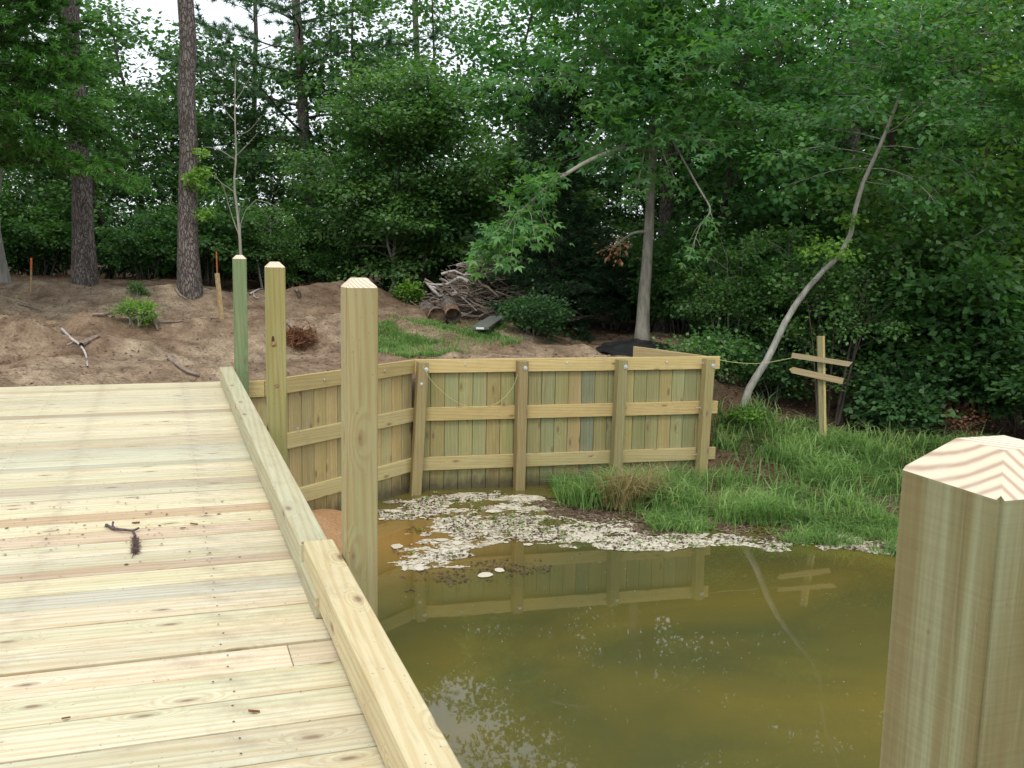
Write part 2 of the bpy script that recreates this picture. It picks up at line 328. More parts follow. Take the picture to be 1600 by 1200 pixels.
def make_ground():
    xs = np.concatenate([np.linspace(-400, -14, 30), np.linspace(-13.6, -4, 40), np.linspace(-3.9, 16, 270), np.linspace(16.2, 30, 60), np.linspace(31, 400, 30)])
    ys = np.concatenate([np.linspace(-300, -6, 20), np.linspace(-5, 7, 40), np.linspace(7.1, 24, 250), np.linspace(24.3, 45, 70), np.linspace(47, 600, 30)])
    X, Y = np.meshgrid(xs, ys); Z = np.empty_like(X)
    for i in range(0, X.shape[0], 40): Z[i:i + 40] = ground(X[i:i + 40], Y[i:i + 40])
    nx, ny = len(xs), len(ys); i = np.arange(ny - 1)[:, None] * nx; j = np.arange(nx - 1)[None]
    F = np.stack([i + j, i + j + 1, i + nx + j + 1, i + nx + j], -1).reshape(-1, 4)
    m = np_mesh('ground', np.stack([X, Y, Z], -1).reshape(-1, 3), F, smooth=True)
    mt, nt, b = newmat('bare_sandy_soil'); g = N(nt, 'NewGeometry'); p = g.outputs['Position']
    n1 = noise(nt, p, .55, 4); n2 = noise(nt, p, 3.2, 8, .68); n3 = noise(nt, p, 28, 6, .7)
    straw = noise(nt, vscale(nt, p, (9, 40, 20)), 1.6, 4, .6, 1.5)
    c = ramp(nt, n2, [(.3, (.13, .092, .06)), (.45, (.26, .195, .13)), (.58, (.38, .295, .195)), (.72, (.50, .405, .28))])
    c = mixc(nt, ramp(nt, n1, [(.40, (.75,) * 3), (.60, (0, 0, 0))]), c, ramp(nt, n2, [(.35, (.095, .058, .034)), (.65, (.22, .145, .09))]))
    c = mixc(nt, ramp(nt, n3, [(.38, (.55,) * 3), (.55, (0, 0, 0))]), c, (.09, .058, .04))
    c = mixc(nt, ramp(nt, straw, [(.56, (0, 0, 0)), (.68, (.45,) * 3)]), c, (.40, .27, .17))
    # damp, darker soil low down by the pond, orange sand by the abutment, leaf mould under the wood
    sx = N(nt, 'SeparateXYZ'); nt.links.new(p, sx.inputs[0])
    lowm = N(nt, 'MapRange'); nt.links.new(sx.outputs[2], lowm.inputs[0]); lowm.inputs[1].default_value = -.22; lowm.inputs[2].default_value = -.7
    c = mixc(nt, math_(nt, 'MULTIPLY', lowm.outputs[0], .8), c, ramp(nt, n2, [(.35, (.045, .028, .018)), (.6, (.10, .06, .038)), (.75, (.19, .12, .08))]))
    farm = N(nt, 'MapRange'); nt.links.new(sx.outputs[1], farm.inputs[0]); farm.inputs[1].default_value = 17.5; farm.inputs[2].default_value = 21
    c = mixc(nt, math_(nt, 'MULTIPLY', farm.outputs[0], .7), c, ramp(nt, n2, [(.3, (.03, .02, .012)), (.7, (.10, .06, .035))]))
    ab = N(nt, 'VectorMath', operation='DISTANCE'); nt.links.new(p, ab.inputs[0]); ab.inputs[1].default_value = (1.6, 11.2, -1.75)
    am = N(nt, 'MapRange'); nt.links.new(ab.outputs['Value'], am.inputs[0]); am.inputs[1].default_value = 2.2; am.inputs[2].default_value = .9
    c = mixc(nt, am.outputs[0], c, ramp(nt, n3, [(.3, (.30, .16, .07)), (.7, (.50, .31, .16))]))
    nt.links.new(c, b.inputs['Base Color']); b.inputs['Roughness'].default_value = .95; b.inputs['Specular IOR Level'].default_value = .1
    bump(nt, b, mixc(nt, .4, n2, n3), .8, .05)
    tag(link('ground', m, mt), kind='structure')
make_ground()

def make_water():
    x0, x1, y0, y1 = -12, 40, -60, 13.6; nx, ny = 60, 80
    X, Y = np.meshgrid(np.linspace(x0, x1, nx), np.linspace(y0, y1, ny)); i = np.arange(ny - 1)[:, None] * nx; j = np.arange(nx - 1)[None]
    F = np.stack([i + j, i + j + 1, i + nx + j + 1, i + nx + j], -1).reshape(-1, 4)
    m = np_mesh('water', np.stack([X, Y, X * 0 + WATER], -1).reshape(-1, 3), F, smooth=True)
    mt, nt, b = newmat('murky_pond_water'); g = N(nt, 'NewGeometry'); p = g.outputs['Position']
    n = noise(nt, vscale(nt, p, (.35, .6, 1)), 1, 4, .5, .5)
    c = ramp(nt, n, [(.35, (.080, .080, .026)), (.65, (.150, .118, .026))])
    # suspended orange silt over the shallows below the wall, dark leaf mud under the weed
    ab = N(nt, 'VectorMath', operation='DISTANCE'); nt.links.new(vscale(nt, p, (1, 1.3, 1)), ab.inputs[0]); ab.inputs[1].default_value = (2.4, 10.9 * 1.3, WATER)
    am = N(nt, 'MapRange'); nt.links.new(math_(nt, 'ADD', ab.outputs['Value'], math_(nt, 'MULTIPLY', n, 1.2)), am.inputs[0]); am.inputs[1].default_value = 2.7; am.inputs[2].default_value = .8
    c = mixc(nt, math_(nt, 'MULTIPLY', am.outputs[0], .85), c, (.30, .155, .035))
    ab = N(nt, 'VectorMath', operation='DISTANCE'); nt.links.new(vscale(nt, p, (.5, 1.0, 1)), ab.inputs[0]); ab.inputs[1].default_value = (2.6, 9.5, WATER)
    am = N(nt, 'MapRange'); nt.links.new(math_(nt, 'ADD', ab.outputs['Value'], math_(nt, 'MULTIPLY', n, 1.0)), am.inputs[0]); am.inputs[1].default_value = 3.2; am.inputs[2].default_value = 1.4
    c = mixc(nt, math_(nt, 'MULTIPLY', am.outputs[0], .35), c, (.035, .04, .012))
    nt.links.new(c, b.inputs['Base Color']); b.inputs['Roughness'].default_value = .015; b.inputs['IOR'].default_value = 1.40
    w = noise(nt, vscale(nt, p, (2.2, 3.6, 1)), 1.2, 3, .5, .4); bump(nt, b, w, .02, .01)
    tag(link('water', m, mt), kind='structure')
make_water()

# ------------------------------------------------------------------ the bridge deck
XP = .7538; PS = .14                    # post line
deck = empty('bridge_deck', (-2.2, 5, 0), 'pale new timber bridge deck with a kerb beam along its pond side', 'bridge')
rnd = random.Random(5)
edges = [3.945, 4.155, 4.375, 4.60, 4.80, 5.02, 5.15, 5.34, 5.56, 5.77, 5.98, 6.17]
while edges[-1] < 11.2: edges.append(edges[-1] + rnd.choice([.14, .165, .19, .21]))
edges.append(11.47)
low = [3.925, 3.715, 3.49, 3.255, 3.02]
while low[-1] > -1.6: low.append(low[-1] - rnd.choice([.14, .165, .19, .21]))
spans = [(low[i + 1], low[i]) for i in range(len(low) - 1)] + [(edges[i], edges[i + 1]) for i in range(len(edges) - 1)]
cream = [(.70, .65, .47), (.67, .63, .47), (.71, .655, .465), (.64, .61, .46), (.69, .635, .475), (.60, .54, .40), (.52, .45, .33)]
spec_c = {}
def deck_col(yc):
    c = list(rnd.choice(cream if yc > 4.9 else cream[:5])); f = rnd.uniform(.9, 1.02)
    for a, b_, col in ((5.98, 6.2, (.50, .39, .26)), (5.56, 5.76, (.55, .46, .34)), (5.02, 5.16, (.47, .39, .29)), (4.62, 4.8, (.47, .46, .37)), (7.3, 8.1, (.56, .55, .43)), (3.73, 3.93, (.66, .57, .43)), (6.7, 6.95, (.56, .50, .39))):
        if a < yc < b_: c = list(col); f = rnd.uniform(.9, 1.12)
    return tuple(v * f for v in c)
XL, XR = -5.2, .752
for k, (a, b_) in enumerate(spans):
    gap = .009 if rnd.random() < .7 else .014
    if abs(a - 3.715) < .01: gap = .009
    w = b_ - a - gap; L = XR - XL
    yc = (a + b_) / 2; dz = rnd.uniform(-.003, .003)
    if abs(yc - 3.82) < .05:        # this course is pieced from two boards with a butt joint
        xj = float(at(453, 1020, 0)[0])
        for (p0, p1) in ((XL, xj - .0015), (xj + .0015, XR)):
            link('plank', box_mesh(p1 - p0, w, .04, .004), W_DECK, deck, basis(((p0 + p1) / 2, yc, -.02 + dz), (1, 0, 0)), deck_col(yc))
    else:
        link('plank', box_mesh(L, w, .04, .004), W_DECK, deck, basis(((XL + XR) / 2 + rnd.uniform(-.004, .004), yc, -.02 + dz), (1, rnd.uniform(-.0006, .0006), 0)), deck_col(yc))
# stringers and cap beam below
for x in (-4.9, -3.4, -1.9, -.5, .55):
    link('stringer', box_mesh(13.0, .09, .28, .005), W_X, deck, basis((x, 4.95, -.185), (0, 1, 0)), (.40, .34, .2))
for y in (.9, 4.45, 7.85):
    link('cross_beam', box_mesh(6.0, .14, .24, .005), W_X, deck, basis((-2.2, y, -.446), (1, 0, 0)), (.40, .34, .2))
# kerb beams with a lap joint
KX0, KX1 = .603, .745
def beam(name, x0, x1, y0, y1, z0, z1, col, mat=W_X, bev=.006):
    return link(name, box_mesh(y1 - y0, x1 - x0, z1 - z0, bev), mat, deck, basis(((x0 + x1) / 2, (y0 + y1) / 2, (z0 + z1) / 2), (0, 1, 0)), col)
kb = beam('kerb_beam', KX0 - .012, KX1 - .012, 4.66, 11.30, .02, .185, (.48, .46, .31)); kb['label'] = 'greyer far kerb beam'
beam('kerb_beam', KX0 - .012, KX0 + .03, 4.16, 4.657, .0, .10, (.44, .41, .28))['label'] = 'tongue of the far kerb beam below the lap'
kb2 = beam('kerb_beam', KX0 + .006, KX1 + .004, -1.6, 4.655, .035, .20, (.60, .52, .32)); kb2['label'] = 'yellower near kerb beam'
for y in (-.6, .5, 1.6, 2.7, 3.8, 5.2, 6.4, 7.6, 8.8, 10., 11.1):
    beam('kerb_block', KX0 + .035, KX1 - .02, y - .12, y + .12, .0005, .034 if y < 4.6 else .0195, (.45, .38, .22))
# nails
nv = []
for (a, b_) in spans:
    for X in (.20, -1.05):
        for o in (.25, .75):
            nv.append((X + rnd.uniform(-.012, .012), a + (b_ - a) * o + rnd.uniform(-.01, .01)))
for X in (.68, .40):
    pass
V = []; F = []
for (x, y) in nv:
    i = len(V)
    for k in range(6): V.append((x + .0048 * math.cos(k * 1.047), y + .0048 * math.sin(k * 1.047), .0042))
    F.append([i + k for k in range(6)])
nm = np_mesh('nail_heads', V, F); nmat = simple('rusty_nail', [(.3, (.05, .04, .035)), (.7, (.14, .10, .07))], 40, rough=.6, metal=.3)
tag(link('nail_heads', nm, nmat, deck), kind='stuff')
# sawdust on the lap joint
rs = np.random.default_rng(8); n = 420
px_ = np.stack([rs.uniform(KX0, KX1 - .01, n), 4.662 + np.abs(rs.normal(0, .011, n)), np.full(n, .187)], 1); s_ = rs.uniform(.002, .005, n)
ang = rs.uniform(0, 6.28, n); V = []
for k in range(4): V.append(px_ + np.stack([s_ * np.cos(ang + k * 1.57), s_ * np.sin(ang + k * 1.57), (k % 2) * .0012 + 0 * s_], 1))
V = np.stack(V, 1).reshape(-1, 3); F = np.arange(4 * n).reshape(-1, 4)
tag(link('sawdust', np_mesh('sawdust', V, F), simple('orange_sawdust', [(.3, (.30, .13, .05)), (.7, (.5, .27, .12))], 60), deck), kind='stuff')

# ------------------------------------------------------------------ the square posts beside the kerb
def post_mesh(h, mat, s=PS, ch=.038, rise=.040, lean=0):
    bm = bmesh.new(); a = s / 2
    lv = [(-a, 0), (a, 0)]
    rings = []
    for z, q in ((0, a), (h, a), (h + rise, a - ch)):
        rings.append([bm.verts.new((sx * q, sy * q, z)) for sx, sy in ((-1, -1), (1, -1), (1, 1), (-1, 1))])
    for r0, r1, mi in ((rings[0], rings[1], 0), (rings[1], rings[2], 1)):
        for k in range(4): bm.faces.new((r0[k], r0[(k + 1) % 4], r1[(k + 1) % 4], r1[k])).material_index = mi
    bm.faces.new(rings[2]).material_index = 1; bm.faces.new(rings[0][::-1])
    ed = [e for e in bm.edges if abs(e.verts[0].co.x - e.verts[1].co.x) < 1e-4 and abs(e.verts[0].co.y - e.verts[1].co.y) < 1e-4]
    bmesh.ops.bevel(bm, geom=ed, offset=.005, segments=2, affect='EDGES')
    m = bpy.data.meshes.new('post'); bm.to_mesh(m); bm.free(); m.materials.append(mat); m.materials.append(ENDG)
    return m
def dpost(Y, d, col, label, base=-2.8, mat=None):
    top = EYE - d
    o = link('square_post', post_mesh(top - base, mat or W_POST_PLAIN), None, None, Matrix.Translation((XP + PS / 2, Y + PS / 2, base)), col)
    tag(o, label, 'post', 'square timber posts along the kerb beam')
    return o
dpost(.7244, .2395, (.215, .205, .11), 'foreground square post at right, close up, growth rings showing on its cut top', mat=W_POST)
dpost(4.304, .2251, (.37, .325, .175), 'tallest looking tan square post standing where the two kerb beams meet')
p2 = dpost(7.702, .252, (.33, .305, .13), 'square post with two big knots, between the greenest post and the tan one')
dpost(11.24, .2796, (.20, .265, .14), 'farthest and greenest square post at the end of the kerb beam')
# raised knots on the second post
def blob(c, r, mat, name, parent, stretch=(1, 1, 1)):
    bm = bmesh.new(); bmesh.ops.create_icosphere(bm, subdivisions=2, radius=1)
    for v in bm.verts: v.co = Vector((v.co.x * r * stretch[0], v.co.y * r * stretch[1], v.co.z * r * stretch[2])) * random.uniform(.9, 1.08)
    m = bpy.data.meshes.new(name); bm.to_mesh(m); bm.free(); return link(name, m, mat, parent, Matrix.Translation(c))
KN = simple('knot_wood', [(.3, (.10, .055, .03)), (.6, (.30, .19, .09))], 30); KD = simple('knot_hole', [(.3, (.03, .02, .012)), (.7, (.08, .05, .03))], 30)
random.seed(2)
kx = XP + .042; c1 = atd(423, 540, 7.4)
blob((XP + .042, 7.702, c1[2] + .015), .012, KD, 'knot', p2, (1, .35, 3.6)); blob((XP + .045, 7.700, c1[2] - .005), .019, KN, 'knot', p2, (1.1, .6, 1))
c2 = atd(430, 610, 7.4); blob((XP + .065, 7.702, c2[2]), .016, KN, 'knot', p2, (1.2, .3, 1))

# ------------------------------------------------------------------ retaining wall
wall = empty('retaining_wall', (3.21, 13.05, WATER), 'treated timber retaining wall of upright planks with three rails, holding back the bank', 'wall')
rw = random.Random(11)
def v3(p, z): return Vector((p[0], p[1], z))
def wcol(kind='rail'):
    if kind == 'rail': c = rw.choice([(.47, .37, .17), (.45, .36, .165), (.42, .36, .18)])
    elif kind == 'tan': c = rw.choice([(.42, .34, .165), (.43, .335, .155), (.38, .33, .165)])
    else: c = rw.choice([(.29, .28, .13), (.31, .295, .14), (.34, .30, .135), (.27, .275, .14), (.34, .29, .13), (.31, .295, .135), (.25, .26, .14)])
    f = rw.uniform(.98, 1.28); return tuple(v * f for v in c)
RZ = [(-.0, -.185), (-.66, -.845), (-1.35, -1.535)]
def rail_run(a, b, zs=RZ, ext0=0, ext1=0, off=0, cols=None):
    a = np.array(a, float); b = np.array(b, float); d = (b - a); L = np.linalg.norm(d); d /= L; n = np.array([d[1], -d[0]])
    a2 = a - d * ext0; b2 = b + d * ext1; mid = (a2 + b2) / 2 + n * off
    for i, (z1, z0) in enumerate(zs):
        link('rail', box_mesh(np.linalg.norm(b2 - a2), .045, z1 - z0, .004), W_X, wall, basis((mid[0], mid[1], (z1 + z0) / 2), (d[0], d[1], 0)), cols or wcol())
def plank_run(a, b, off, kind='g', z0=-2.5, z1=-.012, pitch=.2):
    a = np.array(a, float); b = np.array(b, float); d = (b - a); L = np.linalg.norm(d); d /= L; n = np.array([d[1], -d[0]]); k = max(1, round(L / pitch)); w = L / k
    for i in range(k):
        c = a + d * w * (i + .5) + n * (off + rw.uniform(-.0025, .0025))
        q = kind
        if kind == 'g' and i in (11, 12): col = (.21, .23, .15) if i == 12 else (.38, .30, .15)
        else: col = wcol('tan' if kind == 'tan' else 'plank')
        o = link('plank', box_mesh(w - .006, .045, z1 - z0, .004), W_WALL, wall, basis((c[0], c[1], (z0 + z1) / 2), (d[0], d[1], 0)), col)
# rails: front face on the wall line; n points to the pond
A0, A1, A2, A3, A4 = [np.array(p) for p in WALL]
rail_run((.78, 11.40), A1, off=-.0225); plank_run((.78, 11.40), A1, -.07, 'tan')
rail_run(A1 + .01, A2, off=-.0225); plank_run(A1, A2, -.07, 'tan')
rail_run(A2, A3, ext1=.13, off=-.0225); plank_run(A2 + np.array([.03, 0]), A3, -.07)
rail_run(A3 + np.array([-.06, .08]), A4, off=.0, cols=(.45, .34, .18)); plank_run(A3 + np.array([-.10, .10]), A4, -.05)
rail_run(A3 + np.array([-.17, .12]), A4 + np.array([-.10, 0]), zs=[(.012, -.17)], off=.0, cols=(.48, .38, .2))
BOLT = None
def bolt_mesh():
    global BOLT
    if BOLT: return BOLT
    bm = bmesh.new(); bmesh.ops.create_cone(bm, cap_ends=True, segments=12, radius1=.028, radius2=.028, depth=.006)
    bmesh.ops.create_cone(bm, cap_ends=True, segments=8, radius1=.017, radius2=.012, depth=.016, matrix=Matrix.Translation((0, 0, .011)))
    BOLT = bpy.data.meshes.new('bolt'); bm.to_mesh(BOLT); bm.free(); return BOLT
def bolt(p, n, parent, s=1, ln=0):
    q = Vector(n).to_track_quat('Z', 'Y').to_matrix().to_4x4(); 
    link('bolt', bolt_mesh(), METAL, parent, Matrix.Translation(Vector(p)) @ q @ Matrix.Scale(s, 4))
    if ln:
        m = bpy.data.meshes.get('bolt_shank') or None
        if not m:
            bm = bmesh.new(); bmesh.ops.create_cone(bm, cap_ends=True, segments=8, radius1=.008, radius2=.008, depth=.07); m = bpy.data.meshes.new('bolt_shank'); bm.to_mesh(m); bm.free()
        link('bolt_shank', m, METAL, parent, Matrix.Translation(Vector(p) + Vector(n) * .035) @ q)
def wpost(px, lean_x, top=-.018, col=(.33, .25, .135), s=.14, h=2.5, leany=0.03):
    t = (px - A2[0]) / (A3[0] - A2[0]); y = A2[1] + (A3[1] - A2[1]) * t - s / 2 - .002
    topv = Vector((px, y, top)); d = Vector((lean_x / 1.85, -leany / 1.85, -1)).normalized(); c = topv + d * h / 2
    R = basis(c, -d, (0, 1, 0))
    o = link('wall_post', box_mesh(h, s, s, .008), W_X, wall, R, col)
    return topv, d
posts = [(3.30, -.10, (.33, .27, .13)), (4.68, -.02, (.31, .25, .12)), (6.13, -.05, (.29, .26, .125)), (7.47, -.06, (.36, .31, .145))]
for i, (x, lx, c) in enumerate(posts):
    tv, d = wpost(x, lx, col=c)
    bolt((tv.x + (.03 if i != 1 else .02), tv.y - .0735 - .003, -.115), (0, -1, .02), wall, 1.05)
    if i == 0: bolt((tv.x - .035, tv.y - .078, -.31), (0, -1, 0), wall, .8)
    if i == 3:
        for z in (-.09, -.74, -1.44): bolt((tv.x - .073 + lx * (-z) / 1.85, tv.y + .02, z), (-1, 0, 0), wall, .5, .06)
for x in (3.9, 5.35, 6.85):
    t = (x - A2[0]) / (A3[0] - A2[0]); bolt((x, A2[1] + (A3[1] - A2[1]) * t - .005, -.07), (0, -1, 0), wall, .6)
dA = (A2 - A1) / np.linalg.norm(A2 - A1); nA = np.array([dA[1], -dA[0]])
for s, z in ((.95, -.09), (2.05, -.09), (.5, -.62)):
    q = A1 + dA * s + nA * .006; bolt((q[0], q[1], z), (nA[0], nA[1], 0), wall, .6)
dR = (A4 - A3) / np.linalg.norm(A4 - A3)

# string on the wall and string to the marker
STR = simple('yellow_twine', [(.3, (.36, .34, .14)), (.7, (.52, .50, .24))], 50)
def string(name, pts, r, label):
    P = spline(pts, 40); V, F = tube(P, r, 5); o = link(name, np_mesh(name, V, F, smooth=True), STR); tag(o, label, 'string')
string('twine', [(3.27, 12.83, -.07), (3.42, 12.84, -.30), (3.72, 12.87, -.55), (4.0, 12.90, -.655), (4.3, 12.88, -.62), (4.52, 12.85, -.42), (4.64, 12.83, -.13)], .0045, 'yellow twine drooping in a loop between two posts of the wall')

# marker post with two cross boards
mk = gpix(1285, 706); mb = Vector((mk[0], mk[1], mk[2] - .1))
def ppx(px, py, d): return Vector(atd(px, py, d))
MD = float((np.array([mk[0], mk[1], mk[2] - EYE])) @ FW)
mark = empty('marker_post', mb, 'thin wooden stake with two slanting cross boards standing in the bank grass', 'stake')
topm = ppx(1280.5, 525, MD)
ax = (topm - mb); link('stake_board', box_mesh(ax.length, .08, .038, .003), W_X, mark, basis((topm + mb) / 2, ax, (.25, 1, 0)), (.24, .235, .12))
off = Vector(RT) * .046 + Vector((0, -.01, 0)); link('stake_board', box_mesh(ax.length, .038, .045, .003), W_X, mark, basis((topm + mb) / 2 + off, ax, (.25, 1, 0)), (.46, .38, .17))
def pointed(a, b, w, t, point_end, col, tipside=0):
    a = Vector(a); b = Vector(b); L = (b - a).length; h = w / 2
    prof = [(-L / 2, -h), (L / 2 - w * .6, -h), (L / 2, 0 if tipside == 0 else h), (L / 2 - w * .6, h) if tipside == 0 else (L / 2, h), (-L / 2, h)]
    bm = bmesh.new(); f = [bm.verts.new((x, -t / 2, z)) for x, z in prof]; k = [bm.verts.new((x, t / 2, z)) for x, z in prof]; n = len(prof)
    bm.faces.new(f); bm.faces.new(k[::-1])
    for i in range(n): bm.faces.new((f[(i + 1) % n], f[i], k[i], k[(i + 1) % n]))
    bmesh.ops.recalc_face_normals(bm, faces=bm.faces); m = bpy.data.meshes.new('cross_board'); bm.to_mesh(m); bm.free()
    return link('cross_board', m, W_X, mark, basis((a + b) / 2, (b - a)), col)
pointed(ppx(1237, 555, MD - .06), ppx(1331, 569.5, MD - .10), .075, .03, 1, (.38, .31, .19), 1)
pointed(ppx(1317, 595.5, MD - .10), ppx(1233, 577, MD - .06), .09, .03, 1, (.40, .32, .19), 0)
string('twine', [tuple(atd(1112, 560, 14.6)), tuple(atd(1150, 566.5, 14.65)), tuple(atd(1190, 567.5, 14.7)), tuple(atd(1240, 559, MD - .03))], .0045, 'yellow twine stretched from the end of the wall to the crossed stake')

# ------------------------------------------------------------------ foliage machinery
def unit(a): return a / (np.linalg.norm(a, axis=-1, keepdims=True) + 1e-9)
def leaf_quads(P, D, Nn, L, W, tint, lobes=1):
    """rhombic leaves; with lobes=3 a palmate leaf"""
    D = unit(D); S = unit(np.cross(D, Nn)); Nn = np.cross(S, D)
    Vs, Fs, Ts = [], [], []; o = 0
    for k in range(lobes):
        a = [0, 1.0, -1.0, 1.9, -1.9][k]; sc = [1, .9, .9, .65, .65][k]; d = D * math.cos(a) + S * math.sin(a); s = S * math.cos(a) - D * math.sin(a)
        l = (L * sc)[:, None]; w = (W * sc)[:, None]; bend = Nn * (l * -.12)
        V = np.stack([P, P + d * l * .45 + s * w, P + d * l + bend, P + d * l * .45 - s * w], 1).reshape(-1, 3)
        Vs.append(V); Fs.append(np.arange(len(V)).reshape(-1, 4) + o); o += len(V); Ts.append(tint)
    return np.concatenate(Vs), np.concatenate(Fs), np.concatenate(Ts)
def sprays(rng, A, D, k, sp, flat, size, tj=.25):
    """k leaves round every anchor"""
    n = len(A); P = A[:, None] + rng.normal(0, 1, (n, k, 3)) * np.array([sp, sp, sp * flat]); outw = P - A[:, None]
    P = P + D[:, None] * rng.uniform(-.2, 1.2, (n, k, 1)) * sp
    Dd = unit(outw * .8 / sp + D[:, None] * .8 + rng.normal(0, .4, (n, k, 3)) + np.array([0, 0, -.35]))
    Nn = unit(rng.normal(0, .45, (n, k, 3)) + np.array([0, 0, 1.])); L = rng.uniform(.7, 1.25, (n, k)) * size
    t = np.clip(rng.random((n, 1)) * .65 + rng.random((n, k)) * .45, 0, 1)
    return P.reshape(-1, 3), Dd.reshape(-1, 3), Nn.reshape(-1, 3), L.ravel(), t.ravel()
def skeleton(rng, path, r0, r1, nb, cb, R, prof, up=.35, droop=.0, nsec=6, seclen=.42, azr=None, anchor_gap=.22, bsides=5):
    """trunk along path, branches, secondary twigs; returns tubes of trunk, tubes of limbs, anchors, directions"""
    path = np.asarray(path, float); n = len(path); tr = np.linspace(0, 1, n); rad = r0 + (r1 - r0) * tr ** .8
    rad[0] *= 1.28; rad[1] *= 1.04
    trunk = tube(path, rad, 12); limbs = []; A = []; D = []
    for i in range(nb):
        t = cb + (1 - cb) * ((i + rng.random()) / nb) ** .95; q = t * (n - 1); k = min(int(q), n - 2); p0 = path[k] + (path[k + 1] - path[k]) * (q - k)
        az = i * 2.4 + rng.uniform(-.5, .5)
        if azr is not None: az = azr[0] + (azr[1] - azr[0]) * rng.random()
        rel = (t - cb) / (1 - cb); L = R * prof(rel) * rng.uniform(.7, 1.15); L = max(L, min(.25, R * .6))
        e = up * rng.uniform(.6, 1.4) + .5 * rel; d = np.array([math.cos(az), math.sin(az), e]); d /= np.linalg.norm(d)
        m = 7; pts = [p0]; dd = d.copy()
        for j in range(m - 1):
            dd = dd + rng.normal(0, .10, 3); dd[2] -= droop / m * 1.0; dd /= np.linalg.norm(dd); pts.append(pts[-1] + dd * L / (m - 1))
        pts = np.array(pts); rb = max(.007, (r0 + (r1 - r0) * t) * .26 * min(1, L / 2)); limbs.append(tube(pts, np.linspace(rb, .004, m), bsides))
        ns = max(2, int(nsec * min(1.3, L / R + .2)))
        for s in range(ns):
            u = .25 + .75 * (s + rng.random()) / ns; q = u * (m - 1); kk = min(int(q), m - 2); b0 = pts[kk] + (pts[kk + 1] - pts[kk]) * (q - kk); bd = pts[kk + 1] - pts[kk]; bd /= np.linalg.norm(bd)
            sgn = 1 if s % 2 else -1; ang = sgn * rng.uniform(.5, 1.15); c, si = math.cos(ang), math.sin(ang)
            sd_ = np.array([bd[0] * c - bd[1] * si, bd[0] * si + bd[1] * c, bd[2] + rng.uniform(-.25, .35)]); sd_ /= np.linalg.norm(sd_)
            l2 = max(min(.15, R * .5), seclen * L * (1.15 - .7 * u) * rng.uniform(.6, 1.3)); e2 = b0 + sd_ * l2 + np.array([0, 0, -droop * .1 * l2]); limbs.append(tube(np.array([b0, (b0 + e2) / 2 + np.array([0, 0, .04 * l2]), e2]), [rb * .35 + .002, rb * .2 + .002, .002], 3))
            na = max(1, int(l2 / anchor_gap))
            for g in range(na): A.append(b0 + (e2 - b0) * (g + .8) / (na - .1 + .1)); D.append(sd_)
        A.append(pts[-1]); D.append(dd)
    return trunk, limbs, np.array(A), np.array(D)
def add_foliage(name, parent, V, F, T, mat, label=None):
    V = V - np.array(WM[parent].translation); o = link(name, np_mesh(name, V, F, T), mat, parent, WM[parent].copy()); o['kind'] = 'stuff'
    if label: o['label'] = label
    return o
def tubes_obj(name, parent, lst, mat, smooth=True):
    V, F = merge(lst); V = V - np.array(WM[parent].translation); return link(name, np_mesh(name, V, F, smooth=smooth), mat, parent, WM[parent].copy())
def wob(path, rng, a):
    p = np.array(path); p[1:] += rng.normal(0, a, (len(p) - 1, 3)) * np.array([1, 1, 0]); return p
P_OVAL = lambda t: math.sin(math.pi * min(.97, max(.12, t * .85 + .14))) ** .7
P_CONE = lambda t: max(.08, 1.02 - t)
P_VASE = lambda t: .6 + .5 * math.sin(math.pi * min(1, t * .9 + .1))
def broadleaf(name, label, base, height, r0, R, cb, seed, nb=36, k=16, size=.10, mat=None, bark=None, prof=P_OVAL, top=None, lobes=1, sp=.17, flat=.4, up=.35, droop=.25, nsec=6, group=None, gap=.22, wr=.42, cat='tree', path=None, azr=None):
    rng = np.random.default_rng(seed); base = np.array(base, float); top = np.array(top, float) if top is not None else base + np.array([rng.normal(0, .25), rng.normal(0, .25), height])
    if path is None: path = spline(wob([base + (top - base) * t for t in np.linspace(0, 1, 6)], rng, .16), 14)
    t = empty(name, tuple(base), label, cat, group)
    tr, lb, A, D = skeleton(rng, path, r0, r0 * .22, nb, cb, R, prof, up, droop, nsec, anchor_gap=gap, azr=azr)
    tubes_obj('trunk', t, [tr], bark or BARK_DARK); tubes_obj('limbs', t, lb, bark or BARK_DARK)['kind'] = 'stuff'
    P, Dd, Nn, L, T = sprays(rng, A, D, k, sp, flat, size); V, F, T = leaf_quads(P, Dd, Nn, L, L * wr, T, lobes)
    add_foliage('crown', t, V, F, T, mat or LEAF_MID); return t
def needles(rng, A, D, k, ln, w, spread=.9, curve=0):
    n = len(A); Dd = unit(D[:, None] * .9 + rng.normal(0, spread, (n, k, 3)) + np.array([0, 0, .15])); P = A[:, None] - D[:, None] * rng.random((n, k, 1)) * ln * .8
    L = ln * rng.uniform(.6, 1.1, (n, k, 1)); S = unit(np.cross(Dd, rng.normal(0, 1, (n, k, 3)))) * w; tip = P + Dd * L
    V = np.stack([P - S, P + S, tip], 2).reshape(-1, 3); t = np.clip(rng.random((n, 1)) * .6 + rng.random((n, k)) * .5, 0, 1)
    return V, np.arange(len(V)).reshape(-1, 3), t.ravel()
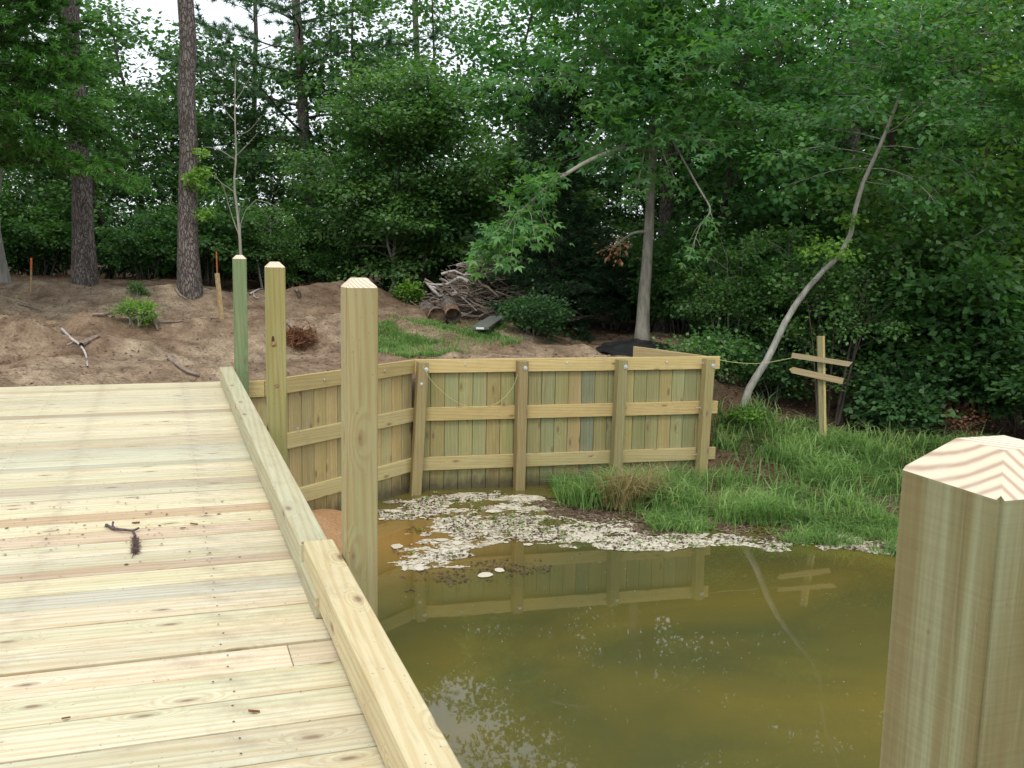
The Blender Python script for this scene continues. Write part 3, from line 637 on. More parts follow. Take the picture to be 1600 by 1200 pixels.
def pine(name, label, base, height, r0, R, cb, seed, nb=30, top=None, k=26, group=None, ln=.2, bark=None, r1=None, dens=1, nsec=6):
    rng = np.random.default_rng(seed); base = np.array(base, float); top = np.array(top, float) if top is not None else base + np.array([rng.normal(0, .2), rng.normal(0, .2), height])
    path = wob([base + (top - base) * t for t in np.linspace(0, 1, 14)], rng, .018); path[0] -= (path[1] - path[0]) * .15
    t = empty(name, tuple(base), label, 'tree', group)
    tr, lb, A, D = skeleton(rng, path, r0, r1 or r0 * .35, nb, cb, R, lambda q: (.55 + .6 * math.sin(math.pi * min(1, q + .12))), .2, .25, nsec, .4, anchor_gap=.3)
    tubes_obj('trunk', t, [tr], bark or BARK_PINE); tubes_obj('limbs', t, lb, BARK_DARK)['kind'] = 'stuff'
    V, F, T = needles(rng, A, D, k, ln, .011); add_foliage('crown', t, V, F, T, LEAF_PINE); return t
def cedar(name, label, base, height, r0, R, cb, seed, nb=90, mat=None, k=20, top=None, prof=P_CONE, group=None, azr=None, sp=.11, ln=.12, w=.011, nsec=9):
    rng = np.random.default_rng(seed); base = np.array(base, float); top = np.array(top, float) if top is not None else base + np.array([0, 0, height])
    path = wob([base + (top - base) * t for t in np.linspace(0, 1, 9)], rng, .03); t = empty(name, tuple(base), label, 'tree', group)
    tr, lb, A, D = skeleton(rng, path, r0, r0 * .2, nb, cb, R, prof, .25, .45, nsec, .40, anchor_gap=.13, azr=azr)
    tubes_obj('trunk', t, [tr], BARK_DARK); tubes_obj('limbs', t, lb, BARK_DARK)['kind'] = 'stuff'
    A2 = A[:, None] + rng.normal(0, sp, (len(A), 3, 3)) * np.array([1, 1, .5]); A2 = A2.reshape(-1, 3); D2 = np.repeat(D, 3, 0) + np.array([0, 0, -.25])
    V, F, T = needles(rng, A2, D2, k, ln, w, .45); add_foliage('crown', t, V, F, T, mat or LEAF_CEDAR); return t
def shrub(name, label, base, h, R, seed, k=16, size=.07, mat=None, ns=9, group=None, bark=None, cat='shrub', nb=7, wr=.42, sp=.12):
    rng = np.random.default_rng(seed); base = np.array(base, float); t = empty(name, tuple(base), label, cat, group); L = []; As = []; Ds = []
    for s in range(ns):
        az = s * 2.4 + rng.uniform(-.4, .4); out = R * rng.uniform(.15, .75); hh = h * rng.uniform(.6, 1) * (1 - .25 * out / R); b0 = base + np.array([math.cos(az), math.sin(az), 0]) * (.04 + .22 * R * rng.random()); tip = base + np.array([math.cos(az) * out, math.sin(az) * out, hh])
        pth = np.array([b0, b0 * .62 + tip * .38 + np.array([0, 0, .1 * h]), b0 * .3 + tip * .7 + np.array([0, 0, .07 * h]), tip])
        tr, lb, A, D = skeleton(rng, pth, (.010 + .006 * h) * rng.uniform(.5, 1.1), .003, nb, .12, R * .55, P_VASE, .4, .3, 4, .5, anchor_gap=.16, bsides=3); L += [tr] + lb; As.append(A); Ds.append(D)
    A = np.concatenate(As); D = np.concatenate(Ds); A[:, 2] = np.maximum(A[:, 2], base[2] + .03)
    V, F = merge(L); V = V - base; o = link('stems', np_mesh('stems', V, F, smooth=True), bark or BARK_PALE, t, WM[t].copy()); o['kind'] = 'stuff'
    P, Dd, Nn, Ls, T = sprays(rng, A, D, k, sp, .5, size); V, F, T = leaf_quads(P, Dd, Nn, Ls, Ls * wr, T); add_foliage('crown', t, V, F, T, mat or LEAF_SMALL); return t
def copy_tree(o, loc, rz=0, sc=1, label=None, group=None, name=None):
    c = o.copy(); COL.objects.link(c); c.location = loc; c.rotation_euler = (0, 0, rz); c.scale = (sc, sc, sc) if not isinstance(sc, tuple) else sc
    if label: c['label'] = label
    if group: c['group'] = group
    for ch in list(o.children):
        d = ch.copy(); COL.objects.link(d); d.parent = c
    return c
def gp(px, d):
    q = atd(px, 380, d); return np.array([q[0], q[1], gz(q[0], q[1]) - .03])
def zat(px, py, d): return atd(px, py, d)

# ------------------------------------------------------------------ named trees
g = gpix(133, 443); D1 = (g - [0, 0, EYE]) @ FW
t1 = pine('pine_tree', 'leftmost thick straight pine trunk on the soil mound, partly behind the feathery green conifer', g, 0, .19, 2.6, .56, 21, nb=20, top=zat(82, -560, D1), r1=.10)
g = gpix(297, 462); D2 = (g - [0, 0, EYE]) @ FW
t2 = pine('pine_tree', 'tall pine with a leafy vine on its trunk', g, 0, .175, 2.4, .62, 22, nb=18, top=zat(281, -560, D2), r1=.10)
D3 = 26.5; g = gp(490, D3)
t3 = pine('pine_tree', 'dark pine with long sweeping limbs reaching left, behind the kerb posts', g, 0, .2, 3.5, .16, 23, nb=30, top=zat(452, -190, D3), k=60, ln=.22, nsec=9, r1=.09)
g = gp(656, 30); pine('pine_tree', 'slim bare pine trunk rising out of the bushy green tree in the middle', g, 0, .13, 1.9, .68, 24, nb=12, top=zat(648, -120, 30), r1=.08)
g = gp(1328, 25); pine('pine_tree', 'dark pine trunk half hidden in leaves behind the leaning tree', g, 0, .22, 2.6, .5, 25, nb=20, top=zat(1352, -260, 25), r1=.15)
g = gp(1470, 22); pine('pine_tree', 'thick slanting pine trunk in the upper right of the wood', g, 0, .22, 2.6, .55, 26, nb=20, top=zat(1530, -260, 22), r1=.15)
g = gp(1040, 21); pine('pine_tree', 'pine trunk standing close behind the grey barked star leaved tree', g, 0, .165, 1.5, .72, 27, nb=12, top=zat(1065, -200, 21), r1=.12)
g = gp(5, 17.5); broadleaf('slim_tree', 'slim brown trunk at the left edge of the view', g, 6, .09, 1.4, .55, 28, nb=10, bark=BARK_LEAN, mat=LEAF_DARK)
# star leaved tree
g = gpix(1003, 541); D4 = (g - [0, 0, EYE]) @ FW
gum_path = spline([g - [0, 0, .1], zat(1006, 470, D4), zat(1013, 380, D4), zat(1018, 270, D4), zat(1030, 120, D4 - .1), zat(1040, -60, D4 - .1), zat(1038, -230, D4)], 12)
gum = broadleaf('sweetgum_tree', 'grey barked tree with star shaped leaves behind the end of the wall', g, 0, .135, 2.9, .52, 31, nb=48, k=15, size=.135, mat=LEAF_GUM, bark=BARK_GUM, prof=P_VASE, lobes=3, path=gum_path, sp=.2, up=.25, droop=.5, gap=.26, wr=.2)
# its long left limb
rng = np.random.default_rng(77)
def limb(parent, pts, r, nl, size, mat, lobes, bark, seed, twigs=7, tl=.5, k=9, start=.3, leafw=.2, droop=.9, kp=1.):
    rng = np.random.default_rng(seed); P = spline(pts, 16); L = [tube(P, np.linspace(r, .006, 16), 7)]; A = []; D = []
    for i in range(twigs):
        u = start + (1 - start) * (i + rng.random()) / twigs; q = min(int(u * 15), 14); b0 = P[q]; d = P[q + 1] - P[q]; d = unit(d + rng.normal(0, .35, 3) * np.linalg.norm(d) * 2 + np.array([0, 0, -droop * .3 * np.linalg.norm(d)])); l = tl * rng.uniform(.5, 1.2)
        mid = b0 + d * l * .5; e = b0 + d * l + np.array([0, 0, -droop * .35 * l]); L.append(tube(np.array([b0, mid, e]), [.008, .005, .003], 4))
        for s in np.linspace(.35, 1, max(2, int(l / .13))): A.append(b0 + (e - b0) * s); D.append(d)
    A.append(P[-1]); D.append(unit(P[-1] - P[-2])); A = np.array(A); D = np.array(D)
    tubes_obj('limb', parent, L, bark)
    Pp, Dd, Nn, Ls, T = sprays(rng, A, D, k, .10, .7, size); V, F, T = leaf_quads(Pp, Dd, Nn, Ls, Ls * leafw, np.clip(T + .3, 0, 1), lobes); add_foliage('leaves', parent, V, F, T, mat)
limb(gum, [zat(1020, 235, D4), zat(975, 232, D4 - .7), zat(925, 249, D4 - 1.3), zat(880, 275, D4 - 1.7), zat(840, 305, D4 - 2.0), zat(800, 345, D4 - 2.2), zat(775, 362, D4 - 2.3)], .055, 0, .12, LEAF_GUM, 3, BARK_PALE, 5, twigs=14, tl=.7, k=8, start=.45)
limb(gum, [zat(838, 306, D4 - 2.0), zat(822, 335, D4 - 2.0), zat(795, 345, D4 - 2.1), zat(768, 368, D4 - 2.2)], .02, 0, .12, LEAF_GUM, 3, BARK_PALE, 6, twigs=8, tl=.5, k=8, start=.1)
limb(gum, [zat(1020, 200, D4), zat(1010, 215, D4 - .5), zat(1003, 260, D4 - .7), zat(992, 300, D4 - .8)], .018, 0, .11, LEAF_GUM, 3, BARK_PALE, 7, twigs=6, tl=.35, k=6, start=.4)
limb(gum, [zat(1020, 180, D4), zat(1030, 215, D4 - .5), zat(1040, 250, D4 - .7), zat(1055, 280, D4 - .8)], .018, 0, .11, LEAF_GUM, 3, BARK_PALE, 8, twigs=8, tl=.35, k=6, start=.3)
limb(gum, [zat(1040, 200, D4), zat(1090, 290, D4 - 1.3), zat(1110, 328, D4 - 1.8), zat(1095, 350, D4 - 1.8), zat(1077, 400, D4 - 1.8)], .02, 0, .10, LEAF_GUM, 3, BARK_PALE, 9, twigs=8, tl=.3, k=5, start=.5)
limb(gum, [zat(1010, 362, D4), zat(990, 364, D4 - .3), zat(972, 375, D4 - .4), zat(955, 390, D4 - .5)], .032, 0, .08, RUST, 1, BARK_PALE, 10, twigs=6, tl=.22, k=7, start=.4, leafw=.3)
for i, (x, y, dd, n) in enumerate(((1005, 160, .8, 34), (1050, 150, .7, 34), (1025, 110, .7, 36), (995, 100, .9, 34), (1055, 85, .8, 34), (1020, 55, .8, 36), (1060, 30, .8, 34), (1000, 30, .9, 34), (1035, 5, .8, 36), (960, 175, 1.0, 30), (1100, 170, .9, 30), (960, 140, 1.0, 30))):
    rng_ = np.random.default_rng(700 + i); A_ = zat(x, y, D4 - dd) + rng_.normal(0, .24, (n, 3)); P_, D_, N_, L_, T_ = sprays(rng_, A_, unit(rng_.normal(0, 1, (n, 3))), 8, .10, .7, .13); V_, F_, T_ = leaf_quads(P_, D_, N_, L_, L_ * .2, np.clip(T_ + .15, 0, 1), 3); add_foliage('leaves', gum, V_, F_, T_, LEAF_GUM)
# leaning tree
g = gpix(1158, 642); D5 = (g - [0, 0, EYE]) @ FW
lp = spline([g - [0, 0, .1], zat(1172, 605, D5), zat(1200, 560, D5), zat(1232, 494, D5), zat(1272, 438, D5), zat(1322, 385, D5 - .2), zat(1343, 300, D5 - .4), zat(1375, 228, D5 - .5), zat(1402, 160, D5 - .6), zat(1422, 105, D5 - .7), zat(1440, 40, D5 - .8)], 22)
lean = broadleaf('leaning_tree', 'crooked pale trunked tree leaning right over the bank beside the crossed stake', g, 0, .070, 1.75, .62, 41, nb=30, k=17, size=.095, mat=LEAF_GUM, bark=BARK_LEAN, prof=P_VASE, path=lp, up=.15, droop=.5, gap=.18, sp=.14)
def tuft(parent, c, r, n, size, mat, seed, wr=.42, lobes=1, name='leaves'):
    rng = np.random.default_rng(seed); A = np.array(c) + rng.normal(0, r, (n, 3)) * np.array([1, 1, .45]); D = unit(rng.normal(0, 1, (n, 3))); P, Dd, Nn, L, T = sprays(rng, A, D, 9, .05, .5, size); V, F, T = leaf_quads(P, Dd, Nn, L, L * wr, T, lobes); add_foliage(name, parent, V, F, T, mat)
for i, (x, y) in enumerate(((1412, 120), (1425, 95), (1440, 60), (1440, 130), (1395, 90))):
    tuft(lean, zat(x, y, D5 - .9), .20, 22, .085, LEAF_GUM, 530 + i)
tuft(lean, zat(1298, 391, D5 - .3), .20, 36, .075, LEAF_YEL, 51); tuft(lean, zat(1325, 345, D5 - .3), .07, 12, .075, LEAF_YEL, 52)
# vine on the second pine
for i, (x, y, n, r) in enumerate(((303, 285, 16, .10), (316, 268, 10, .05), (320, 335, 14, .08), (312, 240, 6, .03), (305, 275, 10, .05))): tuft(t2, zat(x, y, D2 - .25), r, n, .07, LEAF_YEL, 60 + i)
# dark conifer in the middle
g = gpix(882, 520); D6 = (g - [0, 0, EYE]) @ FW
cedar('dark_juniper', 'large dark juniper with low feathery boughs beside the brush heap', g + [0, .6, 0], 4.9, .12, 2.1, .02, 71, nb=170, mat=LEAF_CEDAR_D, prof=lambda t: max(.1, 1.0 - t * .75) * (.75 + .25 * math.sin(t * 9)), k=16)
pine('pine_tree', 'thin dark pine with drooping needle tufts behind the bare sapling', gp(392, 30), 0, .12, 2.4, .22, 29, nb=22, top=zat(400, -60, 30), k=55, ln=.22, nsec=8, r1=.05)
# near feathery conifer, left edge
g = gp(-75, 15.0)
cedar('feathery_cedar', 'bright green feathery conifer overhanging the mound at the left edge', g, 9.5, .16, 2.55, .205, 72, nb=150, mat=LEAF_CEDAR, prof=lambda t: max(.25, 1.0 - t * .55), k=27, ln=.13)
g = gp(1690, 13.5)
cedar('feathery_cedar', 'bright green feathery conifer bough hanging in at the upper right corner', g, 8.5, .12, 2.1, .52, 73, nb=46, mat=LEAF_CEDAR, prof=lambda t: max(.25, .9 - t * .4), k=16)
# bushy tree in the middle, several stems
g = gp(622, 22.5)
broadleaf('bushy_tree', 'rounded bushy small leaved green tree with pale stems left of the brush heap', g, 5.2, .06, 2.1, .12, 81, nb=90, k=34, size=.095, mat=LEAF_SMALL, bark=BARK_PALE, prof=P_OVAL, sp=.17, droop=.3, up=.3)
g = gp(598, 22.2); broadleaf('bushy_tree', 'thin leaning pale stem left of the bushy tree trunk', g, 4.0, .045, 1.3, .3, 82, nb=26, k=24, size=.09, mat=LEAF_SMALL, bark=BARK_PALE)
g = gp(668, 22.6); broadleaf('bushy_tree', 'dark stemmed small tree close behind the sawn logs', g, 4.5, .10, 1.6, .3, 83, nb=34, k=26, size=.095, mat=LEAF_DARK, bark=BARK_DARK)
# bare sapling
g = gp(377, 17.0); sap = empty('bare_sapling', tuple(g), 'thin pale nearly leafless sapling rising behind the farthest post', 'tree'); DS = 17.0
L = [tube(spline([g, zat(376, 395, DS), zat(372, 340, DS), zat(366, 290, DS), zat(369, 240, DS), zat(367, 180, DS), zat(368, 100, DS)], 16), np.linspace(.032, .008, 16), 7)]
for pts in ([(374, 370), (360, 330), (348, 290), (335, 275)], [(366, 300), (345, 285), (337, 277)], [(368, 245), (390, 222), (405, 205)], [(368, 250), (345, 235), (325, 230), (316, 231)], [(372, 345), (375, 325), (380, 322)], [(367, 190), (352, 172), (345, 150)], [(376, 372), (378, 340), (400, 312), (425, 320), (440, 328)], [(369, 210), (388, 205), (410, 180)], [(367, 160), (380, 140), (392, 118)]):
    L.append(tube(spline([zat(x, y, DS - .05 * i) for i, (x, y) in enumerate(pts)], 7), np.linspace(.010, .003, 7), 4))
tubes_obj('stem', sap, L, BARK_PALE)

# ------------------------------------------------------------------ wood behind: individual broadleaf trees
SP = [ # px, depth, height, R, crown base, mat, size, seed, label
 (218, 24, 6.3, 1.8, .10, LEAF_MID, .10, 'mid height leafy tree standing between the two thick pine trunks'),
 (60, 27, 8.0, 2.2, .12, LEAF_MID, .11, 'leafy tree behind the leftmost pine trunk'),
 (345, 30, 7.0, 2.0, .12, LEAF_DARK, .11, 'dark leafy tree seen behind the bare sapling'),
 (165, 22.5, 4.2, 1.3, .12, LEAF_MID, .09, 'low leafy tree just right of the leftmost pine trunk'),
 (270, 25, 4.6, 1.6, .12, LEAF_MID, .09, 'low leafy tree directly behind the vine covered pine'),
 (430, 31, 4.6, 1.7, .12, LEAF_MID, .1, 'low leafy tree behind the knotty post'),
 (100, 28, 8.6, 2.0, .08, LEAF_MID, .11, 'leafy tree framed between the left edge conifer and the leftmost pine'),
 (305, 28, 6.4, 1.8, .08, LEAF_DARK, .11, 'dark leafy tree right behind the vine covered pine'),
 (395, 26, 3.6, 1.4, .08, LEAF_MID, .08, 'low spreading leafy tree behind the bare sapling'),
 (520, 29, 7.4, 2.0, .10, LEAF_DARK, .11, 'dark leafy tree behind the sweeping limbed pine'),
 (1000, 28, 9.8, 2.7, .2, LEAF_MID, .12, 'tall leafy tree behind the star leaved tree'),
 (560, 27, 8.0, 1.9, .3, LEAF_MID, .11, 'open crowned leafy tree above and left of the bushy tree'),
 (700, 29, 8.2, 2.3, .16, LEAF_MID, .12, 'leafy tree behind the slim bare pine trunk'),
 (800, 26, 7.6, 2.3, .16, LEAF_GUM, .12, 'broad leafy tree rising behind the dark juniper, left part'),
 (905, 27, 9.2, 2.6, .25, LEAF_GUM, .12, 'tall leafy tree directly above the dark juniper'),
 (1130, 21, 10., 2.5, .15, LEAF_GUM, .12, 'dense leafy tree just right of the star leaved tree'),
 (1215, 24, 9.6, 2.6, .15, LEAF_MID, .12, 'tall leafy tree behind the leaning trunk, left of it'),
 (1400, 20, 8.5, 2.4, .12, LEAF_GUM, .11, 'dense leafy tree right behind the crown of the leaning tree'),
 (1530, 18, 7.5, 2.1, .10, LEAF_LIME, .11, 'leafy tree at the right edge above the foreground post'),
 (1640, 20, 10., 2.6, .15, LEAF_DARK, .11, 'dark leafy tree at the far right edge'),
 (1300, 28, 12., 2.8, .25, LEAF_MID, .12, 'tall leafy tree behind the dark pine trunk at right'),
 (1460, 27, 12., 2.8, .3, LEAF_DARK, .12, 'tall dark tree behind the slanting pine trunk')]
for i, (px, d, h, R, cb, mt, sz, lab) in enumerate(SP):
    broadleaf('leafy_tree', lab, gp(px, d), h, .05 + .006 * h, R, cb, 100 + i, nb=42, k=16, size=sz * 1.12, mat=mt, sp=.22, gap=.25, droop=.45, nsec=7, wr=.5)
# prototypes for the far wood
pr = [broadleaf('far_tree', 'green tree in the depth of the wood', (0, 0, 0), 7, .08, 2.3, .10, 201, nb=42, k=16, size=.15, mat=LEAF_MID, sp=.22, gap=.3),
      broadleaf('far_tree', 'dark green tree in the depth of the wood', (0, 0, 0), 6, .08, 2.4, .06, 202, nb=42, k=16, size=.15, mat=LEAF_DARK, sp=.22, gap=.3)]
shr = [shrub('undergrowth_shrub', 'green undergrowth shrub at the foot of the wood', (0, 0, 0), 2.1, 1.2, 211, mat=LEAF_MID, size=.10, ns=9, k=24, bark=BARK_DARK),
       shrub('undergrowth_shrub', 'dark undergrowth shrub at the foot of the wood', (0, 0, 0), 1.9, 1.25, 212, mat=LEAF_DARK, size=.10, ns=9, k=24, bark=BARK_DARK),
       shrub('undergrowth_shrub', 'small leaved undergrowth shrub at the foot of the wood', (0, 0, 0), 2.6, 1.15, 213, mat=LEAF_SMALL, size=.08, ns=9, k=26, bark=BARK_LEAN)]
rf = random.Random(3)
def put(protos, used, px, d, sc, group, kind=None):
    k = kind if kind is not None else rf.randrange(len(protos)); p = gp(px, d); s = sc * (rf.uniform(.85, 1.15) if protos is pr else rf.uniform(.62, 1.35))
    if not used[k]:
        used[k] = 1; o = protos[k]; o.location = tuple(p); o.rotation_euler = (0, 0, rf.uniform(0, 6.28)); o.scale = (s, s, s * rf.uniform(.9, 1.1)); o['group'] = group
    else: o = copy_tree(protos[k], tuple(p), rf.uniform(0, 6.28), (s, s, s * rf.uniform(.9, 1.1)), group=group)
    o['label'] = where(px, d, ['mid green wood tree', 'dark green wood tree'][k] if protos is pr else ['leafy green shrub', 'dark shrub', 'fine leaved shrub'][k], (30, 40) if protos is pr else (19, 23))
uf = [0, 0]; us = [0, 0, 0]
LM = [(5, 'slim left trunk'), (49, 'orange tipped mound stake'), (133, 'leftmost thick pine'), (213, 'small bush on the mound'), (297, 'vine covered pine'), (375, 'bare sapling'), (430, 'knotty post'), (487, 'sweeping limbed pine'), (562, 'tan post'), (622, 'rounded bushy tree'), (700, 'sawn logs'), (765, 'brush heap'), (870, 'dark juniper'), (1003, 'star leaved tree'), (1110, 'right end of the wall'), (1190, 'foot of the leaning tree'), (1285, 'crossed stake'), (1340, 'upper leaning trunk'), (1425, 'round shrub'), (1510, 'slanting pine'), (1590, 'foreground post')]
USED = set()
def where(px, d, head, cuts):
    if px < -20: rel, lm = 'beyond the left edge of', 'the view'
    elif px > 1620: rel, lm = 'beyond the right edge of', 'the view'
    else:
        a, lm = min(LM, key=lambda q: abs(q[0] - px)); df = px - a; lm = 'the ' + lm; rel = 'straight behind' if abs(df) < 9 else ('behind and left of' if df < 0 else 'behind and right of')
    dep = ['nearer', 'farther back', 'farthest back'][sum(d > c for c in cuts)]
    for alt in ('', 'low ', 'wide ', 'slender ', 'shaggy '):
        t = '%s%s, %s, %s %s' % (alt, head, dep, rel, lm)
        if t not in USED: USED.add(t); return t
    return t
for px, d, sc in ((-120, 33, 1.0), (20, 36, .7), (110, 36, .6), (300, 36, .5), (540, 44, .5), (640, 36, .65), (740, 38, .7), (850, 34, .7), (960, 33, .8), (1050, 30, .8), (1120, 36, 1.2), (1200, 33, 1.2), (1290, 38, 1.3), (1370, 31, 1.1), (1450, 36, 1.3), (1540, 30, 1.2), (1620, 27, 1.1), (1720, 25, 1.1), (1800, 22, 1.0), (1560, 23, .9), (1010, 26, .8), (1170, 26.5, .8), (-200, 26, 1.0), (-50, 22, .8), (760, 30, .6), (-350, 60, 1.), (-160, 64, .8), (0, 58, .7), (90, 66, .8), (160, 60, .5), (240, 62, .5), (330, 58, .45), (410, 66, .5), (500, 60, .45), (580, 65, .55), (660, 58, .65), (740, 66, .7), (820, 60, .75), (920, 64, .9), (1020, 58, .9), (1120, 64, 1.3), (1220, 58, 1.3), (1330, 62, 1.4), (1430, 58, 1.4), (1540, 60, 1.5), (1660, 56, 1.5), (1800, 56, 1.5), (1240, 29, 1.), (1340, 33, 1.2), (1500, 33, 1.2), (1090, 27, .8), (1400, 25, .8)):
    put(pr, uf, px, d, sc, 'trees deep in the wood')
for px, d, sc in ((-60, 20.5, 1.0), (10, 22, .9), (60, 21, .8), (100, 23.5, 1.), (180, 21.5, .9), (225, 20.6, .75), (255, 23, 1.05), (330, 21.5, .8), (360, 24, .9), (420, 21.6, .72), (455, 24, .9), (515, 23, .85), (555, 24.5, .95), (400, 27, 1.), (300, 26, 1.1), (690, 26, 1.1), (735, 25.5, 1.15), (790, 25.0, 1.3), (830, 23.5, 1.2), (960, 23, 1.1), (1010, 23, 1.), (1085, 22, 1.15), (1070, 19.6, .7), (1110, 18.6, .75), (1150, 17.6, .75), (1190, 19.5, 1.1), (1240, 18, .95), (1290, 18.4, 1.1), (1345, 17.6, 1.15), (1400, 18.6, 1.2), (1460, 17.2, 1.15), (1510, 16.4, 1.0), (1570, 16, 1.1), (1640, 15.6, 1.1), (1700, 14.6, 1.0), (1250, 22, 1.3), (1370, 22, 1.4), (1490, 20.5, 1.4), (1600, 19, 1.4), (-150, 19, 1.), (880, 26, 1.2), (610, 26, 1.0)):
    put(shr, us, px, d, sc, 'undergrowth shrubs along the edge of the wood')
# individual shrubs
shrub('bank_shrub', 'low leafy shrub just right of the wall end, behind the leaning trunk foot', gp(1128, 16.0), .75, .5, 231, k=16, size=.075, mat=LEAF_MID, ns=6, nb=5)
shrub('bank_shrub', 'low dark shrub between the leaning trunk and the crossed stake', gp(1222, 16.6), .8, .55, 232, k=16, size=.08, mat=LEAF_DARK, ns=6, nb=5)
shrub('bank_shrub', 'wispy green shrub close against the right end of the wall', gp(1100, 15.4), .9, .4, 233, k=8, size=.06, mat=LEAF_SMALL, ns=5, nb=5)
shrub('round_shrub', 'rounded blue green shrub low down behind the foreground post and crossed stake', gp(1425, 15.6), 1.15, .85, 221, k=16, size=.10, mat=LEAF_DARK)
shrub('multi_stem_shrub', 'arching shrub with several pale bare stems right of the crossed stake', gp(1312, 15.9), 3.0, 1.1, 222, k=14, size=.07, mat=LEAF_SMALL, bark=BARK_DARK, ns=7)
shrub('berm_shrub', 'small bright green bush growing on the bare mound', gpix(213, 512), .30, .26, 223, k=9, size=.045, mat=LEAF_YEL, ns=6, nb=4, sp=.05)
shrub('berm_shrub', 'tiny green seedling on the mound just below the vine covered pine', gpix(214, 465), .18, .14, 224, k=6, size=.045, mat=LEAF_MID, ns=4, nb=3, sp=.04)
shrub('juniper_skirt_shrub', 'low dark shrub in front of the juniper near the plank bench', gpix(835, 522), .5, .5, 225, k=16, size=.06, mat=LEAF_DARK)
shrub('bright_shrub', 'small bright leaved shrub beside the sawn logs', gpix(636, 474), .38, .2, 226, k=10, size=.07, mat=LEAF_YEL, ns=4, nb=4, sp=.08)
shrub('waterside_weed', 'low weed with yellow tipped leaves in the bank grass below the leaning tree', gpix(1165, 668), .2, .16, 227, k=8, size=.05, mat=LEAF_YEL, ns=5, nb=4, sp=.05)
shrub('rusty_shrub', 'low shrub with orange brown leaves near the right bank', gpix(1465, 690), .5, .6, 228, k=8, size=.055, mat=RUST, ns=6, nb=4)

# ------------------------------------------------------------------ grass
def blades(rng, P, ln, w, lean=.5, base_tint=None):
    n = len(P); az = rng.uniform(0, 6.28, n); h = np.stack([np.cos(az), np.sin(az), 0 * az], 1); L = ln * rng.uniform(.45, 1.25, n)[:, None]; le = lean * rng.uniform(.3, 1.6, n)[:, None]
    s = np.stack([-np.sin(az), np.cos(az), 0 * az], 1) * (w * rng.uniform(.7, 1.3, n))[:, None]; a2 = rng.uniform(0, 6.28, n); s = np.stack([np.cos(a2), np.sin(a2), 0 * a2], 1) * np.linalg.norm(s, axis=1)[:, None]
    m = P + np.array([0, 0, 1.]) * L * .55 + h * L * le * .22; t = P + np.array([0, 0, 1.]) * L * (1.0 - .35 * le.clip(0, 1)) * .9 + h * L * le * .85
    V = np.stack([P - s, P + s, m + s * .8, m - s * .8, m - s * .8, m + s * .8, t + s * .1, t - s * .1], 1).reshape(-1, 3); F = np.arange(len(V)).reshape(-1, 4)
    tt = rng.random(n) if base_tint is None else np.clip(base_tint + rng.uniform(-.25, .25, n), 0, 1); return V, F, np.repeat(tt, 2)
def scatter(rng, poly, n, dens=None):
    poly = np.array(poly); lo, hi = poly.min(0), poly.max(0); out = []
    tot = 0
    while tot < n:
        q = rng.uniform(lo, hi, (n * 2, 2)); q = q[inpoly(q[:, 0], q[:, 1], [tuple(p) for p in poly])]
        if dens is not None: q = q[rng.random(len(q)) < dens(q[:, 0], q[:, 1])]
        out.append(q); tot += len(q)
        if len(out) > 40: break
    q = np.concatenate(out)[:n]; return np.column_stack([q, ground(q[:, 0], q[:, 1])])
def pixpoly(l): return [tuple(gpix(*p)[:2]) for p in l]
rg = np.random.default_rng(300)
bank = pixpoly([(1112, 745), (1118, 640), (1150, 655), (1210, 660), (1260, 680), (1330, 690), (1420, 700), (1500, 715), (1650, 740), (1700, 840), (1560, 862), (1400, 834), (1250, 824), (1130, 820), (1050, 816), (1000, 800), (1040, 770), (1090, 765)])
def dbank(x, y): return np.clip((fbm(x * 1.6, y * 1.6, 40, 3) - .42) * 5, .03, 1)
P = scatter(rg, bank, 26000, dbank); V, F, T = blades(rg, P, .08 + .62 * fbm(P[:, 0] * 2.1, P[:, 1] * 2.1, 42, 3)[:, None] ** 1.3, .0066, 1.0, np.clip(fbm(P[:, 0] * 1.3, P[:, 1] * 1.3, 41) * .9, 0, 1))
tag(link('bank_grass', np_mesh('bank_grass', V, F, T), GRASS), 'lush green grass on the pond bank right of the wall', 'grass', kind='stuff')
P = scatter(rg, bank, 2600, dbank); V, F, T = blades(rg, P, .50, .0075, .9, np.full(len(P), .85)); tag(link('tall_bank_grass', np_mesh('tall_bank_grass', V, F, T), GRASS), 'taller pale blades standing above the bank grass', 'grass', kind='stuff')
P = scatter(rg, bank, 1500, dbank); V, F, T = blades(rg, P, .34, .006, 1.2); tag(link('dry_bank_grass', np_mesh('dry_bank_grass', V, F, T), DRYG), 'dead straw coloured blades among the bank grass', 'grass', kind='stuff')
fr = pixpoly([(860, 762), (960, 755), (1075, 762), (1075, 785), (1040, 800), (1000, 812), (930, 800), (870, 785)])
P = scatter(rg, fr, 5200, lambda x, y: np.clip((fbm(x * 2.6, y * 2.6, 44, 3) - .38) * 6, .02, 1)); V, F, T = blades(rg, P, .30, .0045, .7)
tag(link('wall_grass', np_mesh('wall_grass', V, F, T), GRASS), 'thin green grass growing at the foot of the wall', 'grass', kind='stuff')
